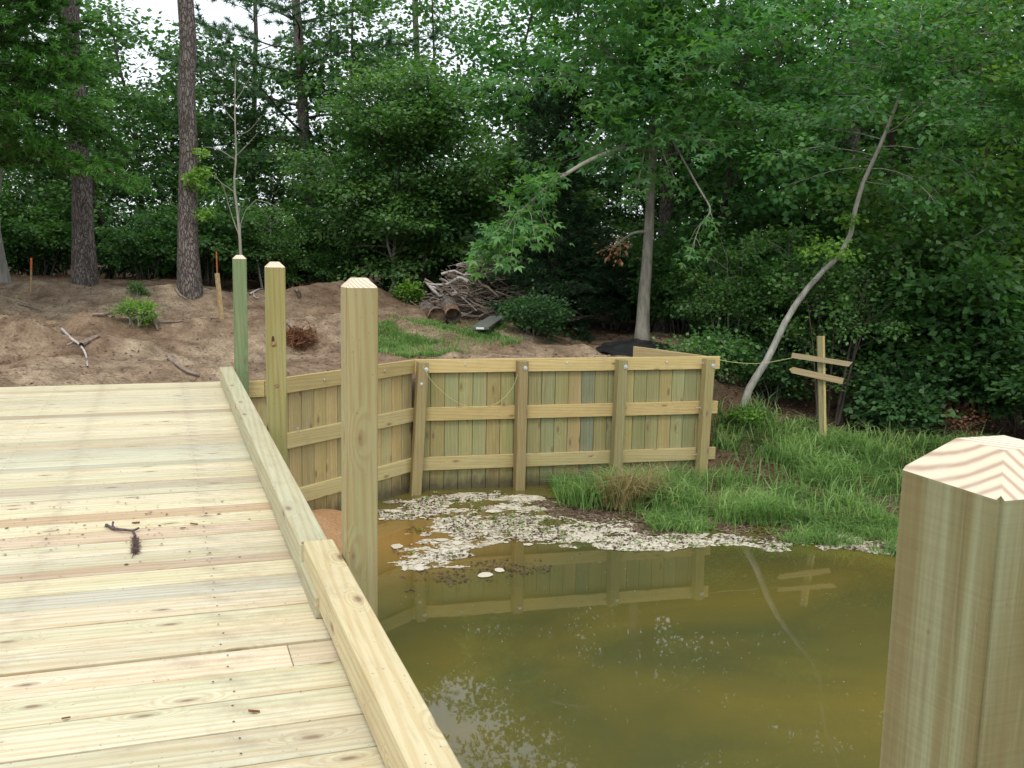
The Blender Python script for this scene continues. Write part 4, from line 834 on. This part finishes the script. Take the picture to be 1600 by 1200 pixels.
# reed tuft
c = gpix(985, 790); n = 800; a = rg.uniform(0, 6.28, n); rr = rg.uniform(0, .24, n); P = np.stack([c[0] + np.cos(a) * rr * 1.6, c[1] + np.sin(a) * rr, np.full(n, c[2])], 1); V, F, T = blades(rg, P, .62, .0045, 1.15)
tag(link('dry_reed_tuft', np_mesh('dry_reed_tuft', V, F, T), DRYG), 'tuft of straw coloured reeds in front of the third wall post', 'reeds', kind='stuff')
c = gpix(945, 785); n = 1000; a = rg.uniform(0, 6.28, n); rr = rg.uniform(0, .42, n); P = np.stack([c[0] + np.cos(a) * rr * 1.6, c[1] + np.sin(a) * rr, np.full(n, c[2])], 1); V, F, T = blades(rg, P, .52, .005, .9)
tag(link('reed_tuft', np_mesh('reed_tuft', V, F, T), GRASS), 'tuft of green reeds left of the straw coloured one', 'reeds', kind='stuff')
# grass in shallow water edge
sh = pixpoly([(1130, 848), (1250, 850), (1380, 862), (1500, 880), (1500, 905), (1390, 890), (1270, 868)])
P = scatter(rg, sh, 800, lambda x, y: np.clip((fbm(x * 2.4, y * 2.4, 47, 3) - .46) * 8, .0, 1)); P[:, 2] = np.maximum(P[:, 2], WATER); V, F, T = blades(rg, P, .20, .005, 1.5)
tag(link('shallows_grass', np_mesh('shallows_grass', V, F, T), GRASS), 'sparse grass standing in the shallows along the shore', 'grass', kind='stuff')
# grass in the clearing
cl = pixpoly([(575, 520), (610, 500), (660, 500), (700, 503), (790, 512), (820, 535), (760, 552), (690, 558), (640, 562), (596, 555)])
P = scatter(rg, cl, 16000, lambda x, y: np.clip((fbm(x * 1.5, y * 1.5, 50, 3) - .46) * 5, .05, 1)); V, F, T = blades(rg, P, .10, .005, .8)
tag(link('clearing_grass', np_mesh('clearing_grass', V, F, T), GRASS), 'short patchy grass in the clearing behind the wall', 'grass', kind='stuff')
# litter on the ground
def litter(name, poly, n, size, label, seed, mat=LITTER, asp=.35, dens=None, lift=.006):
    rng = np.random.default_rng(seed); P = scatter(rng, poly, n, dens); P[:, 2] += lift; D = unit(rng.normal(0, 1, (n, 3)) * [1, 1, .25])[:len(P)]; Nn = unit(rng.normal(0, .35, (len(P), 3)) + [0, 0, 1]); L = rng.uniform(.5, 1.5, len(P)) * size
    V, F, T = leaf_quads(P, D, Nn, L, L * asp * .5, rng.random(len(P)) ** 1.3); tag(link(name, np_mesh(name, V, F, T), mat), label, 'leaf litter', kind='stuff')
mound = [(-9, 12.2), (-4, 11.7), (.8, 11.7), (3, 13.3), (7, 13.2), (9, 17), (10, 22), (3, 25), (-6, 25), (-12, 20)]
litter('leaf_litter', mound, 17000, .05, 'scattered dead leaves and chips on the bare mound', 401)
litter('pine_straw', mound, 22000, .17, 'fallen pine needles on the bare mound', 402, RUST, .035, lambda x, y: np.clip((fbm(x * .6, y * .6, 60, 2) - .42) * 6, .05, 1))
litter('wood_floor_litter', [(7.6, 12.9), (10, 12.2), (13, 11), (18, 10), (20, 16), (14, 24), (9, 24), (8.3, 18), (7.4, 14.4)], 16000, .075, 'brown dead leaves covering the ground under the right hand trees', 404)
litter('bank_litter', pixpoly([(1120, 600), (1250, 620), (1400, 640), (1590, 640), (1690, 760), (1690, 830), (1500, 850), (1300, 830), (1060, 830), (870, 800), (900, 772), (1090, 772)]), 14000, .06, 'brown dead leaves lying in the bank grass', 403)

# sticks on the mound
STICK = simple('weathered_stick', [(.3, (.13, .095, .07)), (.7, (.31, .25, .195))], 20, vs=(1, 1, 1)); STICKP = simple('bleached_stick', [(.3, (.32, .29, .26)), (.7, (.52, .49, .45))], 20)
def stick(paths, r, label, mat=STICK, name='fallen_branch', lift=.5):
    L = []
    for i, pts in enumerate(paths):
        Q = np.array([gpix(*p) for p in pts]); Q[:, 2] += r * lift + .01; S = spline(Q, 10); L.append(tube(S, np.linspace(r, r * .45, 10) * (1 if i == 0 else .6), 7))
    V, F = merge(L); o = link(name, np_mesh(name, V, F, smooth=True), mat); tag(o, label, 'branch')
stick([[(97, 518), (112, 533), (124, 541), (134, 556), (137, 578)], [(124, 541), (117, 536), (105, 542)]], .022, 'bleached forked stick lying on the left slope', STICKP)
stick([[(127, 545), (140, 537), (156, 529)], [(124, 540), (138, 533), (152, 530)]], .035, 'dark split branch beside the bleached forked stick')
stick([[(264, 563), (275, 573), (292, 584), (312, 594)]], .038, 'short cut log with a pale end, just behind the deck')
stick([[(145, 496), (168, 494), (190, 492)]], .025, 'thin dark stick left of the small bush on the mound')
stick([[(238, 507), (252, 504), (268, 506), (286, 504)]], .022, 'brown stick right of the small bush on the mound')
stick([[(240, 500), (242, 510), (247, 520)], [(242, 508), (262, 508), (280, 505)]], .03, 'curved dark root end below the small bush')
stick([[(448, 506), (460, 520), (477, 536)]], .040, 'grey broken branch end right of the knotty post')
stick([[(30, 478), (46, 482), (62, 486)]], .02, 'small twig near the top of the left mound')
stick([[(390, 462), (402, 455), (412, 452)], [(396, 459), (398, 466), (405, 470)]], .02, 'pale twigs on the crest between the two far posts', STICKP)
stick([[(450, 450), (462, 455), (470, 462)]], .03, 'dark branch stub on the crest right of the knotty post')
stick([[(275, 455), (282, 464), (292, 470)]], .03, 'root at the foot of the vine covered pine')
stick([[(1180, 612), (1195, 640), (1203, 655)]], .02, 'pale dead stick behind the leaning trunk', STICKP)
c = gpix(462, 540); rr = np.random.default_rng(9); n = 420; A = np.array([c[0], c[1], c[2] + .06]) + rr.normal(0, .12, (n, 3)) * [1, 1, .5]; V, F, T = needles(rr, A, unit(rr.normal(0, 1, (n, 3))), 6, .16, .006); tag(link('dead_needle_clump', np_mesh('dead_needle_clump', V, F, T), RUST), 'clump of rusty dead needles below the grey broken branch', 'needles', kind='stuff')

# survey stakes
ORG = simple('orange_marker_paint', [(.3, (.42, .10, .03)), (.7, (.58, .17, .06))], 20, bmp=0); STK = simple('stake_wood', [(.3, (.22, .15, .07)), (.7, (.42, .31, .15))], 20, vs=(1, 1, .2))
def stake(pxb, pxt, r, label, tipf=.3, d=None, mat=STK, tip=True):
    b = gpix(*pxb) if d is None else gp(pxb[0], d); dd = (b - [0, 0, EYE]) @ FW; t = zat(*pxt, dd); e = empty('survey_stake', tuple(b), label, 'stake')
    b = Vector(b) - Vector((0, 0, .08)); t = Vector(t); x = t - b; s = b + x * (1 - tipf) if tip else t
    link('stake_shaft', box_mesh((s - b).length, r, r, .002), mat, e, basis((s + b) / 2, x))
    if tip: link('painted_tip', box_mesh((t - s).length, r * 1.1, r * 1.1, .002), ORG, e, basis((s + t) / 2, x))
stake((48, 462), (49, 403), .024, 'thin stake with an orange red tip on the left mound crest', .28)
stake((339, 440), (338, 393), .022, 'thin stake with an orange tip behind the vine covered pine', .42, d=19.5)
stake((347, 498), (339, 427), .055, 'plain tan wooden stake leaning on the mound left of the farthest post', tip=False)

# sawn logs
LOGB = barkm('old_log_bark', (.06, .05, .04), (.17, .14, .115), (.30, .26, .22)); LOGE = simple('weathered_log_end', [(.3, (.07, .04, .025)), (.55, (.22, .14, .09)), (.75, (.36, .27, .18))], 9)
def log(pa, pb, r, label, d, hollow=False):
    a = zat(*pa, d[0]); b = zat(*pb, d[1]); n = 16; bm = bmesh.new(); a = Vector(a); b = Vector(b); ax = (b - a); L = ax.length; random.seed(int(r * 1000)); ks = [random.uniform(.93, 1.07) for _ in range(n)]
    rings = []
    prof = [(0, 1), (L * .3, .97), (L * .7, 1.02), (L, 1.0)]
    for x, s in prof: rings.append([bm.verts.new((x, r * s * ks[i] * math.cos(i * 2 * math.pi / n), r * s * ks[i] * math.sin(i * 2 * math.pi / n))) for i in range(n)])
    for q in range(len(rings) - 1):
        for i in range(n): bm.faces.new((rings[q][i], rings[q + 1][i], rings[q + 1][(i + 1) % n], rings[q][(i + 1) % n])).smooth = True
    f1 = bm.faces.new(rings[0]); f2 = bm.faces.new(rings[-1][::-1])
    for f in (f1, f2): f.material_index = 1
    if hollow:
        r_ = bmesh.ops.inset_individual(bm, faces=[f1], thickness=r * .25); bmesh.ops.translate(bm, verts=f1.verts, vec=(L * .4, 0, 0))
    bmesh.ops.recalc_face_normals(bm, faces=bm.faces)
    m = bpy.data.meshes.new('log'); bm.to_mesh(m); bm.free(); m.materials.append(LOGB); m.materials.append(LOGE); tag(link('sawn_log', m, None, None, basis(a, ax)), label, 'log', 'sawn logs by the brush heap')
DL = float((gpix(700, 500) - [0, 0, EYE]) @ FW)
log((669, 493), (666, 482), .165, 'left sawn log of the three beside the brush heap', (DL - .1, DL + .35))
log((683, 496), (680, 492), .175, 'front pale cut log with a hollow face, lowest of the three', (DL - .35, DL - .05), True)
log((708, 494), (700, 474), .155, 'right and largest log standing on end against the brush heap', (DL - .3, DL + .25), True)
# brush heap
rb = np.random.default_rng(55); c = gp(748, DL + .9); heap = empty('brush_heap', tuple(c), 'tangled heap of grey cut branches beside the dark juniper', 'brush heap'); L = []
RTv = RT * [1, 1, 0]; RTv = RTv / np.linalg.norm(RTv); FWv = FW * [1, 1, 0]; FWv = FWv / np.linalg.norm(FWv)
for i in range(520):
    u = rb.normal(.15, .78); v = rb.uniform(-.6, .6); hmax = 1.25 * math.exp(-((u - .25) / 1.0) ** 2) + .12; z = rb.uniform(.02, hmax); p = c + RTv * u + FWv * v + np.array([0, 0, z]); l = rb.uniform(.35, 1.0) * (1 if i > 26 else 1.3); az = rb.uniform(-.9, .9) + (math.pi if rb.random() < .5 else 0)
    d = RTv * math.cos(az) + FWv * math.sin(az) * .8 + np.array([0, 0, rb.normal(.05, .38)]); d = d / np.linalg.norm(d); r = rb.uniform(.008, .018) if i > 40 else rb.uniform(.022, .05)
    q = [p - d * l / 2, p - d * l / 6 + rb.normal(0, .06, 3), p + d * l / 6 + rb.normal(0, .06, 3), p + d * l / 2 + rb.normal(0, .05, 3)]; q = np.array(q); q[:, 2] = np.maximum(q[:, 2], c[2] + .02); tb = tube(spline(q, 7), np.linspace(r, r * .4, 7), 5)
    if i < 40: tubes_obj('branch', heap, [tb], STICK if i % 3 else STICKP)
    else: L.append(tb)
tubes_obj('twigs', heap, L, STICK)['kind'] = 'stuff'
# plank bench
a = gpix(750, 527); b = gpix(777, 506); bn = empty('plank_bench', tuple(a), 'low dark grey plank seat with a white front end in the clearing', 'bench')
a = a + [0, 0, .16]; b = b + [0, 0, .13]; BG = simple('weathered_grey_board', [(.3, (.07, .075, .065)), (.7, (.17, .18, .15))], 12, vs=(1, 4, 4)); WHT = simple('white_tag', [(.3, (.7, .7, .68)), (.7, (.8, .8, .78))], 10, bmp=0)
dx = Vector(b - a)
link('seat', box_mesh(dx.length, .30, .05, .004), BG, bn, basis(Vector((a + b) / 2), dx))
mw = basis(Vector(a), dx); link('end_tag', box_mesh(.012, .14, .035, .002), WHT, bn, mw @ Matrix.Translation((-.007, 0, -.004)))
for t_ in (.22, .82):
    q = Vector(a + (b - a) * t_); g0 = gz(q.x, q.y); link('support', box_mesh(.09, .22, q.z - .025 - g0 + .05, .004), BG, bn, basis((q.x, q.y, (q.z - .025 + g0 - .05) / 2), dx * 1 - Vector((0, 0, dx.z))))
# black liner behind the wall end
c = gpix(1000, 549); X, Y = np.meshgrid(np.linspace(-.75, .75, 40), np.linspace(-.5, .5, 26)); R_ = np.hypot(X / .75, Y / .5)
Z = .16 * np.clip(1 - R_ ** 2, 0, 1) + .05 * fbm(X * 5 + 9, Y * 5, 70); cx, cy = c[0] - .15, c[1] - .15
WX = cx + X * RTv[0] + Y * FWv[0]; WY = cy + X * RTv[1] + Y * FWv[1]; gg = ground(WX, WY); V = np.stack([WX, WY, gg + Z + .02], -1).reshape(-1, 3); i = np.arange(25)[:, None] * 40; j = np.arange(39)[None]; F = np.stack([i + j, i + j + 1, i + 41 + j, i + 40 + j], -1).reshape(-1, 4)
cen = V[F].mean(1); ok = (np.hypot(((cen[:, 0] - cx) * RTv[0] + (cen[:, 1] - cy) * RTv[1]) / .75, ((cen[:, 0] - cx) * FWv[0] + (cen[:, 1] - cy) * FWv[1]) / .5) + .1 * vnoise(cen[:, 0] * 7, cen[:, 1] * 7, 3)) < 1
m = np_mesh('liner_sheet', V, F[ok], smooth=True); BLK = simple('black_plastic', [(.3, (.008, .008, .009)), (.7, (.02, .02, .022))], 6, rough=.4, spec=.5, bmp=.4, bd=.03)
tag(link('liner_sheet', m, BLK), 'crumpled black plastic sheet behind the end of the wall at the grey tree', 'plastic sheet')

# ------------------------------------------------------------------ pond scum and floating leaves
SC = leafm('cream_pond_scum', (.22, .18, .11), (.54, .48, .36), (.74, .69, .57), .1, .6); DK = leafm('dark_floating_leaf', (.03, .015, .012), (.08, .04, .03), (.18, .10, .08), .1, .4, .6)
W2 = lambda px, py: tuple(at(px, py, WATER)[:2])
main = [W2(*p) for p in [(595, 795), (640, 782), (700, 768), (780, 768), (850, 785), (900, 800), (960, 812), (1010, 832), (1100, 840), (1200, 836), (1300, 838), (1400, 845), (1500, 850), (1520, 884), (1390, 867), (1290, 854), (1180, 852), (1090, 856), (1000, 862), (930, 856), (880, 850), (800, 845), (740, 858), (710, 885), (650, 892), (612, 884), (640, 850), (690, 838), (660, 812), (600, 812)]]
rp = np.random.default_rng(500)
def pads(rng, q, sz, z, n=9, jag=.25, asp=None):
    k = len(q); a = np.arange(n) * 2 * math.pi / n; r = sz[:, None] * (1 + rng.uniform(-jag, jag, (k, n))); rot = rng.uniform(0, 6.28, (k, 1)); e = rng.uniform(.55, 1, (k, 1)) if asp is None else asp
    x = np.cos(a)[None] * r; y = np.sin(a)[None] * r * e; X = q[:, 0:1] + x * np.cos(rot) - y * np.sin(rot); Y = q[:, 1:2] + x * np.sin(rot) + y * np.cos(rot); Z = np.repeat(z[:, None], n, 1) + rng.uniform(0, .0012, (k, n))
    return np.stack([X, Y, Z], -1).reshape(-1, 3), np.arange(k * n).reshape(k, n)
def scat2(rng, poly, n, dens):
    poly_ = np.array(poly); lo, hi = poly_.min(0), poly_.max(0); out = []; tot = 0
    for _ in range(60):
        q = rng.uniform(lo, hi, (n * 2, 2)); q = q[inpoly(q[:, 0] + (fbm(q[:, 0] * 2.6, q[:, 1] * 3.4, 120, 4) - .5) * 1.1, q[:, 1] + (fbm(q[:, 0] * 2.2, q[:, 1] * 3.0, 121, 4) - .5) * .55, poly)]; q = q[rng.random(len(q)) < dens(q[:, 0], q[:, 1])]; out.append(q); tot += len(q)
        if tot >= n: break
    return np.concatenate(out)[:n]
dn = lambda x, y: np.clip((fbm(x * 2.2, y * 4.5, 80, 5) - .45 + .16 * (x > 5.2)) * 7, .02, 1) * np.clip((fbm(x * 9, y * 14, 84, 2) - .3) * 5, .1, 1)
q = scat2(rp, main, 7000, dn); sz = rp.gamma(1.6, .0065, len(q)) + .004; V, F = pads(rp, q, sz, WATER + .004 + rp.random(len(q)) * .004, 8, .35); tag(link('pond_scum', np_mesh('pond_scum', V, F, rp.random(len(q))), SC), 'cream coloured scum flakes floating below the wall', 'pond scum', kind='stuff')
gx, gy = np.meshgrid(np.arange(1.2, 9.5, .016), np.arange(8.0, 12.9, .016)); thr = fbm(gx * 2.2, gy * 4.5, 80, 5) - .45 + .16 * (gx > 5.2); fine_ = fbm(gx * 26, gy * 34, 85, 3)
wx = (fbm(gx * 2.6, gy * 3.4, 120, 4) - .5) * 1.1; wy = (fbm(gx * 2.2, gy * 3.0, 121, 4) - .5) * .55
ci, cj = np.nonzero(inpoly(gx + wx, gy + wy, main) & (thr + (fine_ - .5) * .42 > .035)); jit = lambda a: a + rp.uniform(-.003, .003, a.shape)
idx = {}; k4 = np.stack([ci * 1000 + cj, ci * 1000 + cj + 1, (ci + 1) * 1000 + cj + 1, (ci + 1) * 1000 + cj], 1); uq, inv = np.unique(k4, return_inverse=True); ui, uj = uq // 1000, uq % 1000
V = np.stack([1.2 + uj * .016 + rp.uniform(-.005, .005, len(uq)), 8.0 + ui * .016 + rp.uniform(-.005, .005, len(uq)), WATER + .003 + 0 * ui], 1); tcol = np.clip(.25 + fbm(gx[ci, cj] * 7, gy[ci, cj] * 9, 87, 3) * .9 + rp.uniform(-.12, .12, len(ci)), 0, 1)
tag(link('scum_mat', np_mesh('scum_mat', V, inv.reshape(-1, 4), tcol), SC), 'flat matted sheet of cream scum on the water below the wall', 'pond scum', kind='stuff')
dn2 = lambda x, y: np.clip((fbm(x * 2.6, y * 4.0, 90, 3) - .42) * 6, .03, 1)
q = scat2(rp, main, 2400, dn2); sz = rp.uniform(.006, .02, len(q)); V, F = pads(rp, q, sz, WATER + .009 + rp.random(len(q)) * .008, 6, .35); V[:, 2] += np.tile([0, .003, .006, .002, .005, .001], len(q)); tag(link('floating_leaves', np_mesh('floating_leaves', V, F, rp.random(len(q))), DK), 'dark dead leaves floating among the scum', 'floating leaves', kind='stuff')
q2 = scat2(rp, [W2(*p) for p in [(612, 905), (640, 893), (720, 880), (830, 873), (870, 892), (800, 905), (700, 918), (640, 925)]], 420, lambda x, y: np.clip((fbm(x * 4, y * 6, 95, 2) - .40) * 8, 0, 1)); V, F = pads(rp, q2, rp.uniform(.006, .018, len(q2)), WATER + .005 + rp.random(len(q2)) * .006, 6, .35)
tag(link('floating_leaves', np_mesh('floating_leaves', V, F, rp.random(len(q2))), DK), 'small raft of dark leaves floating nearest the tan post', 'floating leaves', kind='stuff')
q3 = np.array([W2(*p) for p in [(660, 810), (640, 785), (625, 795), (612, 800), (597, 812), (690, 845), (730, 838), (775, 840), (825, 852), (620, 855), (680, 862), (665, 874), (640, 882), (700, 868), (655, 890), (780, 892), (758, 900), (705, 815), (720, 800), (745, 810), (770, 800), (800, 815), (690, 826), (715, 850), (700, 856)]])
V, F = pads(rp, q3, rp.uniform(.03, .10, len(q3)), np.full(len(q3), WATER + .0125), 14, .16, .75 + 0 * q3[:, :1])
tag(link('scum_pads', np_mesh('scum_pads', V, F, .5 + .5 * rp.random(len(q3))), SC), 'larger smooth cream pads on the water nearest the tan post', 'pond scum', kind='stuff')
f2 = [W2(*p) for p in [(1000, 806), (1150, 812), (1300, 818), (1450, 826), (1520, 845), (1520, 872), (1400, 852), (1260, 840), (1120, 836), (1020, 832)]]
q7 = scat2(rp, f2, 3400, lambda x, y: np.clip((fbm(x * 3, y * 5, 98, 3) - .28) * 4, .1, 1)); g7 = np.maximum(ground(q7[:, 0], q7[:, 1]), WATER) + .006; V, F = pads(rp, q7, rp.uniform(.006, .03, len(q7)), g7, 6, .35); V[:, 2] += np.tile([0, .004, .001, .006, .002, .003], len(q7))
tag(link('shore_litter', np_mesh('shore_litter', V, F, rp.random(len(q7)) ** 1.3), LITTER), 'strip of brown leaf mash along the foot of the bank grass', 'leaf litter', kind='stuff')
P7 = scatter(rg, f2, 2200, lambda x, y: np.clip((fbm(x * 2.0, y * 2.6, 99, 3) - .40) * 6, .02, 1)); P7[:, 2] = np.maximum(P7[:, 2], WATER); V, F, T = blades(rg, P7, .24, .006, 1.3)
tag(link('margin_grass', np_mesh('margin_grass', V, F, T), GRASS), 'arching grass at the muddy margin between bank and foam line', 'grass', kind='stuff')
fl = pixpoly([(850, 778), (900, 790), (960, 800), (1010, 815), (1060, 828), (1060, 845), (990, 850), (900, 825), (840, 800)])
q6 = scat2(rp, fl, 2600, lambda x, y: np.clip((fbm(x * 3, y * 5, 97, 3) - .3) * 4, .1, 1)); g6 = np.maximum(ground(q6[:, 0], q6[:, 1]), WATER) + .006; V, F = pads(rp, q6, rp.uniform(.006, .028, len(q6)), g6, 6, .35); V[:, 2] += np.tile([0, .004, .001, .006, .002, .003], len(q6))
tag(link('shore_litter', np_mesh('shore_litter', V, F, rp.random(len(q6)) ** 1.6), LITTER), 'brown leaf mash between the scum and the reeds', 'leaf litter', kind='stuff')
q4 = scat2(rp, [W2(*p) for p in [(610, 930), (900, 870), (1380, 900), (1370, 1190), (760, 1190), (640, 1000)]], 160, lambda x, y: 1 + 0 * x); V, F = pads(rp, q4, rp.uniform(.002, .006, len(q4)), np.full(len(q4), WATER + .003), 6)
tag(link('floating_specks', np_mesh('floating_specks', V, F, rp.random(len(q4))), SC), 'tiny pale specks scattered over the open water', 'specks', kind='stuff')
q5 = scat2(rp, main, 110, dn2); A = np.column_stack([q5, np.full(len(q5), WATER + .02)]); P, Dd, Nn, L_, T = sprays(rp, A, unit(rp.normal(0, 1, (len(A), 3))), 7, .03, .3, .035); V, F, T = leaf_quads(P, Dd, Nn, L_, L_ * .4, T); tag(link('water_weed', np_mesh('water_weed', V, F, T), LEAF_YEL), 'small green water plants sprouting through the scum', 'water plants', kind='stuff')

# ------------------------------------------------------------------ things on the deck
def tdeck(px, py, h=.004): p = at(px, py, h); return p
TW = simple('dark_twig', [(.3, (.05, .035, .035)), (.7, (.14, .10, .10))], 40)
L = [tube(spline([tdeck(166, 820, .02), tdeck(178, 826, .015), tdeck(195, 828, .02), tdeck(207, 829, .015), tdeck(217, 825, .02)], 12), np.linspace(.009, .006, 12), 7), tube(spline([tdeck(177, 815, .04), tdeck(176, 821, .02), tdeck(180, 826, .015)], 5), .006, 6), tube(spline([tdeck(207, 829, .012), tdeck(211, 836, .01), tdeck(210, 839, .012)], 5), .007, 6)]
V, F = merge(L); tag(link('forked_twig', np_mesh('forked_twig', V, F, smooth=True), TW), 'dark forked twig lying on the deck boards', 'twig')
S = spline([tdeck(211, 842, .012), tdeck(212, 852, .012), tdeck(211, 862, .01), tdeck(206, 871, .008)], 14); n = 130; rr = np.random.default_rng(4); A = S[rr.integers(0, 10, n)]; V, F, T = needles(rr, A, unit(rr.normal(0, 1, (n, 3)) * [1, 1, .4]), 5, .035, .0013); F0 = tube(S, np.linspace(.006, .002, 14), 5)
o = empty('needle_sprig', tuple(S[0]), 'dark dried sprig curling on the deck just below the forked twig', 'twig'); tubes_obj('stem', o, [F0], TW); add_foliage('needles', o, V, F, T, leafm('dried_needles', (.05, .03, .03), (.10, .06, .06), (.18, .12, .10), .1))
n = 80; q = np.column_stack([rr.uniform(-1.6, .55, n), rr.uniform(2.8, 11, n)]); q = np.vstack([q, np.column_stack([rr.normal(-.3, .5, 190), rr.normal(5.9, .4, 190)])]); q = q[q[:, 0] < .56]
s_ = np.abs(rr.normal(0, .0045, len(q))) + .002; V, F = pads(rr, q, s_, np.full(len(q), .0052), 5, .4); V[:, 2] += np.tile([0, .002, 0, .003, .001], len(q)); tag(link('deck_crumbs', np_mesh('deck_crumbs', V, F, rr.random(len(q))), leafm('soil_crumb', (.08, .04, .02), (.18, .09, .04), (.36, .2, .1), .05)), 'crumbs of orange soil and leaf bits on the deck boards', 'debris', kind='stuff')
for i, (x, y, s, lab) in enumerate(((206, 818, .022, 'dry brown leaf just above the forked twig'), (297, 819, .022, 'dry brown leaf right of the forked twig'), (281, 826, .016, 'small dry leaf between the twig and the kerb beam'), (388, 1112, .02, 'curled dry leaf near the bottom of the deck'), (96, 1124, .014, 'small dark leaf bit low on the left deck boards'))):
    p = tdeck(x, y, .007); A = np.array([p]); V, F, T = leaf_quads(A, np.array([[1, .3 * (-1) ** i, .05]]), np.array([[0, .3, 1]]), np.array([s * 2]), np.array([s * .5]), np.array([.9])); V = np.vstack([V, V[[0, 2]] + [0, s * .2, s * .35]]); F = np.array([[0, 1, 2, 3], [0, 4, 5, 2]]); tag(link('dry_leaf', np_mesh('dry_leaf', V, F, [.9, .7]), RUST), lab, 'leaf')
